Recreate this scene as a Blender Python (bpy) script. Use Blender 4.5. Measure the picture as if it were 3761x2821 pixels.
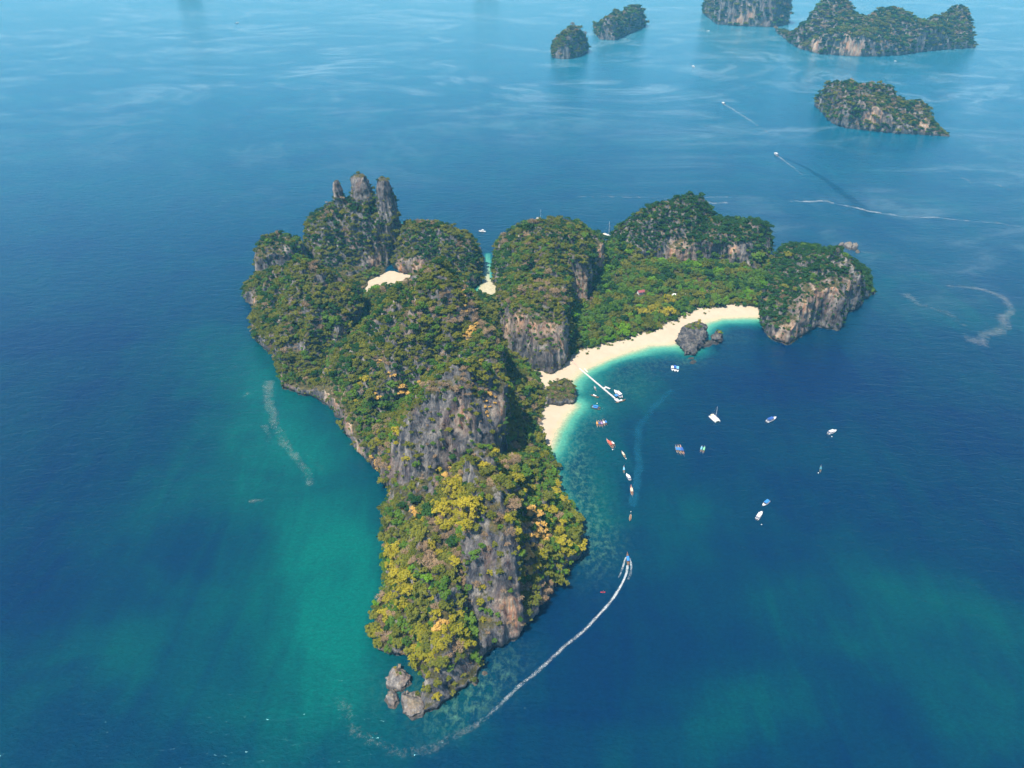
import bpy, bmesh, math, random
import numpy as np
from mathutils import Vector, Matrix
from mathutils.bvhtree import BVHTree

scene = bpy.context.scene
for o in list(bpy.data.objects):
    bpy.data.objects.remove(o)
COL = scene.collection
R = math.radians

# ---------------------------------------------------------------- camera
CAM_H, PITCH, FOC, IW, IH = 420.0, R(35.0), 2650.0, 3761.0, 2821.0
cam_d = bpy.data.cameras.new('camera')
cam = bpy.data.objects.new('camera', cam_d)
COL.objects.link(cam)
cam.location = (0, 0, CAM_H)
cam.rotation_euler = (R(90) - PITCH, 0, 0)
cam_d.sensor_fit = 'HORIZONTAL'
cam_d.sensor_width = 36.0
cam_d.lens = 36.0 * FOC / IW
cam_d.clip_start = 1.0
cam_d.clip_end = 60000.0
scene.camera = cam

# ---------------------------------------------------------------- sky and sun
SUN_EL, SUN_AZ = R(64), R(-132)          # azimuth measured from +Y towards +X: sun behind the viewer, to the left
sun_dir = Vector((math.sin(SUN_AZ) * math.cos(SUN_EL), math.cos(SUN_AZ) * math.cos(SUN_EL), math.sin(SUN_EL)))
world = bpy.data.worlds.new('World')
scene.world = world
world.use_nodes = True
wn = world.node_tree
wn.nodes.clear()
sky = wn.nodes.new('ShaderNodeTexSky')
sky.sky_type = 'NISHITA'
sky.sun_disc = False
sky.sun_elevation = SUN_EL
sky.sun_rotation = SUN_AZ
sky.altitude = 100
sky.dust_density = 1.0
sky.ozone_density = 3.0
bg = wn.nodes.new('ShaderNodeBackground')
bg.inputs['Strength'].default_value = 0.105
wo = wn.nodes.new('ShaderNodeOutputWorld')
wn.links.new(sky.outputs[0], bg.inputs[0])
wn.links.new(bg.outputs[0], wo.inputs[0])
sun_l = bpy.data.lights.new('sun', 'SUN')
sun_l.energy = 5.0
sun_l.angle = R(0.53)
sun_l.color = (1.0, 0.92, 0.79)
sun = bpy.data.objects.new('sun', sun_l)
COL.objects.link(sun)
sun.rotation_euler = sun_dir.to_track_quat('Z', 'Y').to_euler()
sun.location = (-200, -200, 900)

vs = scene.view_settings
vs.view_transform = 'Standard'
vs.look = 'None'
vs.exposure = 0.78
vs.gamma = 1.0
vs.use_curve_mapping = False
scene.cycles.max_bounces = 4
scene.cycles.diffuse_bounces = 2
scene.cycles.glossy_bounces = 2
scene.cycles.transparent_max_bounces = 8
scene.cycles.volume_bounces = 0
scene.cycles.use_denoising = True
scene.cycles.caustics_reflective = False
HAZE = 0.000095
scene.cycles.use_adaptive_sampling = True
scene.cycles.adaptive_threshold = 0.045

# ---------------------------------------------------------------- measuring: photo pixel -> place
cP, sP = math.cos(PITCH), math.sin(PITCH)
def W(u, v, z=0.0):
    a = (u - IW / 2) / FOC
    b = -(v - IH / 2) / FOC
    dx, dy, dz = a, b * sP + cP, b * cP - sP
    t = (z - CAM_H) / dz
    return np.array([dx * t, dy * t, z])
def W2(u, v, z=0.0):
    return W(u, v, z)[:2]
def ray_dir(u, v):
    a = (u - IW / 2) / FOC
    b = -(v - IH / 2) / FOC
    return Vector((a, b * sP + cP, b * cP - sP)).normalized()

# ---------------------------------------------------------------- noise
_rng = np.random.default_rng(7)
_perm = _rng.permutation(256).astype(np.int64)
_perm = np.concatenate([_perm, _perm, _perm])
_g = _rng.normal(size=(256, 3))
_g /= np.linalg.norm(_g, axis=1)[:, None]
_g = _g.astype(np.float32)
def noise3(x, y, z):
    x = np.asarray(x, np.float32); y = np.asarray(y, np.float32); z = np.asarray(z, np.float32)
    x, y, z = np.broadcast_arrays(x, y, z)
    xi = np.floor(x).astype(np.int64); yi = np.floor(y).astype(np.int64); zi = np.floor(z).astype(np.int64)
    xf = x - xi; yf = y - yi; zf = z - zi
    u = xf * xf * xf * (xf * (xf * 6 - 15) + 10)
    v = yf * yf * yf * (yf * (yf * 6 - 15) + 10)
    w = zf * zf * zf * (zf * (zf * 6 - 15) + 10)
    out = 0.0
    for dx in (0, 1):
        for dy in (0, 1):
            for dz in (0, 1):
                h = _perm[_perm[_perm[(xi + dx) & 255] + ((yi + dy) & 255)] + ((zi + dz) & 255)]
                gr = _g[h]
                d = gr[..., 0] * (xf - dx) + gr[..., 1] * (yf - dy) + gr[..., 2] * (zf - dz)
                out = out + d * (u if dx else 1 - u) * (v if dy else 1 - v) * (w if dz else 1 - w)
    return out * 1.6
def fbm(x, y, z, oct=4, gain=0.5):
    s = 0.0; a = 1.0; f = 1.0
    for k in range(oct):
        s = s + a * noise3(x * f + 17.3 * k, y * f - 9.1 * k, z * f + 4.7 * k)
        a *= gain; f *= 2.03
    return s
def sstep(a, b, x):
    t = np.clip((x - a) / (b - a), 0, 1)
    return t * t * (3 - 2 * t)

# ---------------------------------------------------------------- terrain from outlines and spot heights
def poly_sd(X, Y, poly, vec=False):
    """signed distance to a polygon, positive inside"""
    poly = np.asarray(poly, np.float64)
    d2 = np.full(X.shape, 1e18)
    NX = np.zeros(X.shape); NY = np.zeros(X.shape)
    inside = np.zeros(X.shape, bool)
    n = len(poly)
    for i in range(n):
        ax, ay = poly[i]; bx, by = poly[(i + 1) % n]
        ex, ey = bx - ax, by - ay
        L = ex * ex + ey * ey + 1e-9
        t = np.clip(((X - ax) * ex + (Y - ay) * ey) / L, 0, 1)
        qx, qy = ax + t * ex - X, ay + t * ey - Y
        dd = qx * qx + qy * qy
        if vec:
            b_ = dd < d2
            NX = np.where(b_, qx, NX); NY = np.where(b_, qy, NY)
        d2 = np.minimum(d2, dd)
        c = ((ay > Y) != (by > Y))
        if abs(by - ay) > 1e-9:
            inside ^= c & (X < (bx - ax) * (Y - ay) / (by - ay) + ax)
    d = np.sqrt(d2)
    if vec:
        return np.where(inside, d, -d), NX / (d + 1e-6), NY / (d + 1e-6)
    return np.where(inside, d, -d)
def tps(X, Y, pts, lam=0.002):
    pts = np.asarray(pts, np.float64)
    c = pts[:, :2].mean(0); s = max(np.ptp(pts[:, 0]), np.ptp(pts[:, 1]), 1.0)
    P = (pts[:, :2] - c) / s
    n = len(P)
    def U(r2):
        return 0.5 * r2 * np.log(r2 + 1e-12)
    r2 = ((P[:, None] - P[None]) ** 2).sum(-1)
    A = np.zeros((n + 3, n + 3))
    A[:n, :n] = U(r2) + lam * 0.05 * np.eye(n)
    A[:n, n] = 1; A[:n, n + 1:] = P
    A[n, :n] = 1; A[n + 1:, :n] = P.T
    b = np.concatenate([pts[:, 2], [0, 0, 0]])
    w = np.linalg.lstsq(A, b, rcond=None)[0]
    Xs = (X - c[0]) / s; Ys = (Y - c[1]) / s
    out = w[n] + w[n + 1] * Xs + w[n + 2] * Ys
    for i in range(n):
        out = out + w[i] * U((Xs - P[i, 0]) ** 2 + (Ys - P[i, 1]) ** 2)
    return np.clip(out, pts[:, 2].min() * 0.6, pts[:, 2].max() * 1.04)
def px_poly(pts):
    return [W2(*p) for p in pts]
def px_hts(pts):
    out = []
    for p in pts:
        w = W(*p[:3]); out.append(w)
        if len(p) > 3:                       # a crest: the ground drops away behind it
            d = w[:2] / np.linalg.norm(w[:2])
            for k, (dist, f) in enumerate(((18, 0.86), (42, 0.60))):
                out.append(np.array([w[0] + d[0] * dist, w[1] + d[1] * dist, w[2] * f]))
    return out

GULLY = []
def height_field(comps, X, Y, rough=1.0):
    """comps: (outline, heights, cliff width). Highest of all."""
    H = np.full(X.shape, -6.0)
    wx = np.where(Y < 290, 1.6, 3.0) * rough * fbm(X / 22, Y / 22, 0 * X + 1.3, 3)
    for k, (poly, hts, cw, back, side) in enumerate(comps):
        poly = np.asarray(poly); hts = np.asarray(hts)
        m = (X > poly[:, 0].min() - 25) & (X < poly[:, 0].max() + 25) & (Y > poly[:, 1].min() - 25) & (Y < poly[:, 1].max() + 25)
        if not m.any():
            continue
        x, y = X[m], Y[m]
        d, nx, ny = poly_sd(x, y, poly, True)
        d = d + wx[m]
        h = tps(x, y, hts)
        w = cw + back * np.clip(ny, 0, 1) ** 1.5 + side * np.abs(nx) ** 1.5
        t = np.clip((d + 1.0) / w, 0, 1)
        cap = hts[:, 2].max() * 1.05 * (1 - (1 - t) ** 2.0)
        s_ = 2.5
        q = np.clip(0.5 + 0.5 * (cap - h) / s_, 0, 1)
        hh = cap * (1 - q) + h * q - s_ * q * (1 - q)
        hh = np.where(d < -1.0, np.maximum(-6.0, (d + 1.0) * 2.0), np.maximum(hh, 0))
        H[m] = np.maximum(H[m], hh)
    for line, dep, wid in GULLY:
        m = (X > line[:, 0].min() - 40) & (X < line[:, 0].max() + 40) & (Y > line[:, 1].min() - 40) & (Y < line[:, 1].max() + 40)
        if not m.any():
            continue
        x, y = X[m] + 5 * noise3(X[m] / 15, Y[m] / 15, 0 * X[m] + 3), Y[m] + 5 * noise3(X[m] / 15 + 7, Y[m] / 15, 0 * X[m])
        d = np.full(x.shape, 1e9)
        for a, b in zip(line[:-1], line[1:]):
            e = b - a; t = np.clip(((x - a[0]) * e[0] + (y - a[1]) * e[1]) / (e @ e + 1e-9), 0, 1)
            d = np.minimum(d, np.hypot(x - a[0] - t * e[0], y - a[1] - t * e[1]))
        cut = dep * np.exp(-(d / wid) ** 2)
        H[m] = np.where(H[m] > 4, np.maximum(H[m] - cut * np.clip(H[m] / 25, 0, 1), 3.0), H[m])
    wx2 = X + 6 * fbm(X / 30, Y / 30, 0 * X + 3.3, 2); wy2 = Y + 6 * fbm(X / 30, Y / 30, 0 * X + 7.7, 2)
    rid = 1 - 2 * np.abs(fbm(wx2 / 40, wy2 / 40, 0 * X + 8.2, 4, 0.5)) ** 0.8
    lump = fbm(X / 60, Y / 60, 0 * X + 5.1, 3) * 5.0 + rid * 9.0 - 5.5 + 2.4 * noise3(wx2 / 9, wy2 / 9, 0 * X + 2)
    amp = np.clip((H - 2) / 30.0, 0, 1) * rough
    H = np.where(H > 0.3, np.maximum(H + lump * amp, np.minimum(H, 1.5)), H)
    return H

def surface_nets(F, org, h):
    s = F > 0
    c = [s[a:F.shape[0] - 1 + a, b:F.shape[1] - 1 + b, d:F.shape[2] - 1 + d] for a in (0, 1) for b in (0, 1) for d in (0, 1)]
    anyc = c[0].copy(); allc = c[0].copy()
    for q in c[1:]:
        anyc |= q; allc &= q
    act = anyc & ~allc
    I, J, K = np.nonzero(act)
    vid = np.full(act.shape, -1, np.int32)
    vid[I, J, K] = np.arange(len(I))
    pos = np.zeros((len(I), 3)); cnt = np.zeros(len(I))
    co = [(a, b, d) for a in (0, 1) for b in (0, 1) for d in (0, 1)]
    for p in co:
        for ax in range(3):
            if p[ax] == 1:
                continue
            q = list(p); q[ax] = 1
            fa = F[I + p[0], J + p[1], K + p[2]]; fb = F[I + q[0], J + q[1], K + q[2]]
            cr = (fa > 0) != (fb > 0)
            t = np.where(cr, fa / np.where(cr, fa - fb, 1), 0)
            for e in range(3):
                pos[:, e] += np.where(cr, p[e] + (t if e == ax else 0), 0)
            cnt += cr
    pos /= cnt[:, None]
    V = (pos + np.stack([I, J, K], 1)) * h + np.asarray(org)
    quads = []
    for ax in range(3):
        o1, o2 = [(1, 2), (2, 0), (0, 1)][ax]
        sl0 = [slice(None)] * 3; sl1 = [slice(None)] * 3
        sl0[ax] = slice(0, -1); sl1[ax] = slice(1, None)
        for e in (o1, o2):
            sl0[e] = slice(1, -1); sl1[e] = slice(1, -1)
        a = s[tuple(sl0)]; b = s[tuple(sl1)]
        for flip, msk in ((False, a & ~b), (True, ~a & b)):
            g = list(np.nonzero(msk))
            for e in (o1, o2):
                g[e] = g[e] + 1
            def cell(d1, d2):
                q = [x for x in g]
                q[o1] = q[o1] - d1; q[o2] = q[o2] - d2
                return vid[q[0], q[1], q[2]]
            f = np.stack([cell(1, 1), cell(0, 1), cell(0, 0), cell(1, 0)], 1)
            quads.append(f[:, ::-1] if flip else f)
    return V, np.concatenate(quads)

def vnormals(V, Q):
    n = np.cross(V[Q[:, 2]] - V[Q[:, 0]], V[Q[:, 3]] - V[Q[:, 1]])
    N = np.zeros_like(V)
    for k in range(4):
        for e in range(3):
            N[:, e] += np.bincount(Q[:, k], n[:, e], len(V))
    return N / (np.linalg.norm(N, axis=1)[:, None] + 1e-9)
def smooth(V, Q, it=1, f=0.5):
    for _ in range(it):
        S = np.zeros_like(V); c = np.zeros(len(V))
        for k in range(4):
            a, b = Q[:, k], Q[:, (k + 1) % 4]
            for e in range(3):
                S[:, e] += np.bincount(a, V[b, e], len(V)) + np.bincount(b, V[a, e], len(V))
            c += np.bincount(a, minlength=len(V)) + np.bincount(b, minlength=len(V))
        V = V + f * (S / c[:, None] - V)
    return V

def karst(comps, bounds, h, rough=1.0, towers=(), relief=1.0, ws=1.0):
    """mesh arrays of limestone hills: outlines + heights -> closed surface with fluted, undercut cliffs"""
    x0, x1, y0, y1 = bounds
    xs = np.arange(x0, x1, h); ys = np.arange(y0, y1, h)
    X, Y = np.meshgrid(xs, ys, indexing='ij')
    H = height_field(comps, X, Y, rough)
    for (tx, ty, zt, r0, r1, zb, lx, ly) in towers:      # leaning rock pinnacles
        r = np.hypot((X - tx), (Y - ty)) + 2.4 * fbm(X / 8, Y / 8, 0 * X + zt, 3)
        t = np.clip((r1 - r) / max(r1 - r0, 0.1), 0, 1)
        H = np.maximum(H, np.where(r < r1, zb + (zt - zb) * (1 - (1 - t) ** 1.8), -9))
    zs = np.arange(-4.5, H.max() + 3 * h, h)
    gx, gy = np.gradient(H, h)
    g = np.sqrt(1 + gx * gx + gy * gy)
    F = ((H[:, :, None] - zs[None, None, :]) / g[:, :, None]).astype(np.float32)
    V, Q = surface_nets(F, (x0, y0, zs[0]), h)
    V = smooth(V, Q, 1, 0.5)
    N = vnormals(V, Q)
    x, y, z = V.T / ws
    steep = sstep(0.35, 0.85, 1 - np.abs(N[:, 2]))
    k = relief
    d = steep * k * (2.4 * noise3(x / 9, y / 9, z / 42) + 1.7 * noise3(x / 4.4 + 9, y / 4.4, z / 26) + 0.9 * noise3(x / 30, y / 30, z / 7.5))
    d = d + k * (0.9 * fbm(x / 11, y / 11, z / 11, 3) + steep * 0.9 * fbm(x / 5, y / 5, z / 6, 2))
    d = d * sstep(-4, 1.0, V[:, 2])
    V = V + N * d[:, None]
    # sea notch cut at the tide line
    hn = N.copy(); hn[:, 2] = 0
    notch = np.exp(-((V[:, 2] - 0.6) / 1.7) ** 2) * steep * 2.6 * min(k, 1)
    V = V - hn * notch[:, None]
    return V, Q

def new_mesh(name, V, Q, smooth_sh=True):
    me = bpy.data.meshes.new(name)
    V = np.asarray(V, np.float32); Q = np.asarray(Q, np.int32)
    k = Q.shape[1]
    me.vertices.add(len(V)); me.vertices.foreach_set('co', V.ravel())
    me.loops.add(Q.size); me.loops.foreach_set('vertex_index', Q.ravel())
    me.polygons.add(len(Q))
    me.polygons.foreach_set('loop_start', np.arange(0, Q.size, k, dtype=np.int32))
    me.polygons.foreach_set('loop_total', np.full(len(Q), k, np.int32))
    if smooth_sh:
        me.polygons.foreach_set('use_smooth', np.ones(len(Q), bool))
    me.update(calc_edges=True)
    return me
def add_attr(me, name, arr):
    a = me.attributes.new(name, 'FLOAT', 'POINT')
    a.data.foreach_set('value', np.asarray(arr, np.float32))
def link(name, me, mat=None, parent=None, **props):
    o = bpy.data.objects.new(name, me)
    if mat is not None and me is not None and not len(me.materials):
        me.materials.append(mat)
    COL.objects.link(o)
    if parent is not None:
        o.parent = parent
    for k, v in props.items():
        o[k] = v
    return o
# ---------------------------------------------------------------- materials
class NT:
    def __init__(self, name):
        self.m = bpy.data.materials.new(name); self.m.use_nodes = True
        self.t = self.m.node_tree; self.t.nodes.clear()
        self.out = self.t.nodes.new('ShaderNodeOutputMaterial')
    def n(self, typ, inp=None, **kw):
        nd = self.t.nodes.new(typ)
        for k, v in kw.items():
            setattr(nd, k, v)
        for k, v in (inp or {}).items():
            self.set(nd, k, v)
        return nd
    def set(self, nd, k, v):
        s = nd.inputs[k]
        if isinstance(v, bpy.types.NodeSocket):
            self.t.links.new(v, s)
        elif isinstance(v, bpy.types.Node):
            self.t.links.new(v.outputs[0], s)
        else:
            if isinstance(v, tuple) and len(v) == 3 and s.type == 'RGBA':
                v = v + (1.0,)
            s.default_value = v
    def math(self, op, a, b=0.0, c=0.0, clamp=False):
        nd = self.n('ShaderNodeMath', {0: a, 1: b, 2: c}, operation=op, use_clamp=clamp)
        return nd.outputs[0]
    def mix(self, f, a, b, typ='MIX'):
        nd = self.n('ShaderNodeMix', data_type='RGBA', blend_type=typ)
        self.set(nd, 0, f); self.set(nd, 6, a); self.set(nd, 7, b)
        return nd.outputs[2]
    def ramp(self, f, stops, interp='LINEAR'):
        nd = self.n('ShaderNodeValToRGB', {0: f})
        nd.color_ramp.interpolation = interp
        e = nd.color_ramp.elements
        while len(e) < len(stops):
            e.new(0.5)
        for el, (p, c) in zip(e, stops):
            el.position = p
            el.color = (c, c, c, 1) if not isinstance(c, tuple) else c + (1,)
        return nd.outputs[0]
    def pos(self, scale=(1, 1, 1)):
        g = self.n('ShaderNodeNewGeometry')
        mp = self.n('ShaderNodeMapping', {0: g.outputs['Position'], 3: scale})
        return mp.outputs[0]
    def noise(self, vec, scale, detail=4, rough=0.55, dist=0.0):
        return self.n('ShaderNodeTexNoise', {'Vector': vec, 'Scale': scale, 'Detail': detail, 'Roughness': rough, 'Distortion': dist}).outputs[0]
    def done(self, sh, vol=None):
        self.t.links.new(sh if isinstance(sh, bpy.types.NodeSocket) else sh.outputs[0], self.out.inputs['Surface'])
        return self.m

def simple_mat(name, col, rough=0.6, var=0.12, scale=1.5, metal=0.0):
    t = NT(name)
    p = t.pos()
    n1 = t.noise(p, scale, 4)
    c = t.mix(t.ramp(n1, [(0.3, 0.0), (0.7, 1.0)]), tuple(x * (1 - var) for x in col), tuple(min(1, x * (1 + var)) for x in col))
    b = t.n('ShaderNodeBsdfPrincipled', {'Base Color': c, 'Roughness': rough, 'Metallic': metal})
    return t.done(b)

def rock_mat(name, warm=0.5, green=1.0, pale=0.0, soil=(0.075, 0.07, 0.028), k=1.0, g0=0.62, dark=0.0):
    t = NT(name)
    _p = t.pos
    t.pos = lambda sc=(1, 1, 1): _p(tuple(v * k for v in sc))
    flute = t.noise(t.pos((0.16, 0.16, 0.022)), 1.0, 6, 0.62, 0.4)
    fine = t.noise(t.pos((0.75, 0.75, 0.22)), 1.0, 6, 0.65)
    big = t.noise(t.pos((0.03, 0.03, 0.016)), 1.0, 4, 0.55, 0.8)
    streak = t.noise(t.pos((0.42, 0.42, 0.02)), 1.0, 4, 0.6, 0.3)
    base = t.ramp(flute, [(0.32, (0.022, 0.025, 0.040)), (0.43, (0.080, 0.079, 0.092)), (0.54, (0.185, 0.173, 0.168)), (0.70, (0.40, 0.36, 0.31))])
    fn = t.ramp(fine, [(0.25, 0.35), (0.55, 1.0), (0.75, 1.35)])
    base = t.mix(0.8, base, fn, 'MULTIPLY')
    orange = t.ramp(streak, [(0.35, (0.20, 0.075, 0.045)), (0.5, (0.42, 0.20, 0.10)), (0.68, (0.56, 0.40, 0.24))])
    base = t.mix(t.math('MULTIPLY', t.ramp(big, [(0.52, 0.0), (0.64, 1.0)]), warm, clamp=True), base, orange)
    # black algae curtains
    base = t.mix(t.math('MULTIPLY', t.ramp(streak, [(0.52, 0.0), (0.66, 1.0)]), 0.55), base, (0.05, 0.05, 0.06))
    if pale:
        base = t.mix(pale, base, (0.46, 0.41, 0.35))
    if dark:
        base = t.mix(dark, base, (0.015, 0.017, 0.026))
    # hand mapped bare warm stone
    at = t.n('ShaderNodeAttribute', attribute_name='warm')
    wf = t.math('MULTIPLY', at.outputs['Fac'], t.ramp(flute, [(0.33, 0.15), (0.55, 1.0)]), clamp=True)
    base = t.mix(wf, base, t.mix(t.ramp(streak, [(0.38, 1.0), (0.6, 0.0)]), (0.52, 0.42, 0.30), (0.47, 0.21, 0.10)))
    # tide line: dark algae band
    g = t.n('ShaderNodeNewGeometry')
    sx = t.n('ShaderNodeSeparateXYZ', {0: g.outputs['Position']})
    zz = t.math('ADD', sx.outputs[2], t.math('MULTIPLY', fine, -2.5))
    base = t.mix(t.math('MULTIPLY', t.ramp(t.math('MULTIPLY', zz, 0.25), [(0.10, 1.0), (0.30, 0.0)]), 0.75), base, (0.035, 0.035, 0.038))
    # soil, grass and creepers where it is not steep
    nx = t.n('ShaderNodeSeparateXYZ', {0: g.outputs['Normal']})
    gf = t.math('ADD', nx.outputs[2], t.math('MULTIPLY', t.math('SUBTRACT', fine, 0.5), 0.9))
    gm = t.math('MULTIPLY', t.ramp(gf, [(g0, 0.0), (g0 + 0.18, 1.0)]), green)
    gcol = t.ramp(t.noise(t.pos((0.3, 0.3, 0.3)), 1.0, 5), [(0.3, tuple(c * 0.45 for c in soil)), (0.5, soil), (0.72, (soil[0] * 2.1, soil[1] * 1.7, soil[2] * 1.6))])
    base = t.mix(gm, base, gcol)
    h = t.math('ADD', t.math('MULTIPLY', fine, 0.6), t.math('MULTIPLY', t.noise(t.pos((0.5, 0.5, 0.06)), 1.0, 6, 0.65), 1.2))
    bp = t.n('ShaderNodeBump', {'Strength': 1.0, 'Distance': 2.2 / k, 'Height': h})
    b = t.n('ShaderNodeBsdfPrincipled', {'Base Color': base, 'Roughness': 0.92, 'Normal': bp.outputs[0]})
    b.inputs['Specular IOR Level'].default_value = 0.2
    return t.done(b)

def leaf_mat(name, c0, c1, trans=0.14):
    t = NT(name)
    oi = t.n('ShaderNodeObjectInfo')
    at = t.n('ShaderNodeAttribute', attribute_name='tint')
    f = t.math('ADD', t.math('MULTIPLY', oi.outputs['Random'], 0.55), t.math('MULTIPLY', at.outputs['Fac'], 0.45))
    col = t.mix(f, c0, c1)
    d = t.n('ShaderNodeBsdfDiffuse', {'Color': col, 'Roughness': 0.6})
    tr = t.n('ShaderNodeBsdfTranslucent', {'Color': col})
    mx = t.n('ShaderNodeMixShader', {0: trans, 1: d.outputs[0], 2: tr.outputs[0]})
    return t.done(mx)

M = {}
M['rock'] = rock_mat('limestone', warm=0.25, g0=0.57)
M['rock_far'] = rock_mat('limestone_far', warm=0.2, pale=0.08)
M['boulder'] = rock_mat('limestone_boulder', warm=0.25, green=0.6, pale=0.18, soil=(0.16, 0.13, 0.07), k=2.6, g0=0.8)
M['islet'] = rock_mat('limestone_dark', warm=0.04, green=0.3, k=2.0, g0=0.85, dark=0.45)
KINDS = ['dark_green', 'mid_green', 'olive', 'yellow_green', 'bright_green', 'bare_brown', 'dry_gold']
LEAF = {
    'dark_green': leaf_mat('leaf_dark_green', (0.013, 0.044, 0.013), (0.052, 0.120, 0.024)),
    'mid_green': leaf_mat('leaf_mid_green', (0.034, 0.092, 0.013), (0.130, 0.220, 0.028)),
    'olive': leaf_mat('leaf_olive', (0.062, 0.086, 0.013), (0.220, 0.220, 0.032)),
    'yellow_green': leaf_mat('leaf_yellow_green', (0.140, 0.155, 0.013), (0.430, 0.350, 0.034)),
    'bright_green': leaf_mat('leaf_bright_green', (0.048, 0.150, 0.009), (0.180, 0.320, 0.020)),
    'bare_brown': leaf_mat('twig_brown', (0.180, 0.128, 0.078), (0.430, 0.300, 0.175), 0.1),
    'dry_gold': leaf_mat('leaf_dry_gold', (0.420, 0.260, 0.065), (0.700, 0.460, 0.130)),
}
M['bark'] = simple_mat('bark', (0.19, 0.155, 0.125), 0.9, 0.3)
def sand_mat():
    t = NT('sand')
    p = t.pos()
    n = t.noise(t.pos((0.12, 0.12, 0.12)), 1.0, 5)
    f = t.noise(p, 1.3, 5, 0.65)
    c = t.mix(n, (0.37, 0.30, 0.21), (0.48, 0.405, 0.30))
    c = t.mix(t.math('MULTIPLY', t.ramp(f, [(0.3, 1.0), (0.5, 0.0)]), 0.25), c, (0.42, 0.33, 0.22))
    g = t.n('ShaderNodeSeparateXYZ', {0: t.n('ShaderNodeNewGeometry').outputs['Position']})
    wet = t.ramp(t.math('ADD', g.outputs[2], t.math('MULTIPLY', t.math('SUBTRACT', n, 0.5), 0.5)), [(0.1, 1.0), (0.45, 0.0)])
    c = t.mix(t.math('MULTIPLY', wet, 0.6), c, (0.46, 0.36, 0.22))
    bp = t.n('ShaderNodeBump', {'Strength': 0.35, 'Distance': 0.3, 'Height': f})
    return t.done(t.n('ShaderNodeBsdfPrincipled', {'Base Color': c, 'Roughness': 0.9, 'Normal': bp.outputs[0]}))
M['sand'] = sand_mat()

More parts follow.
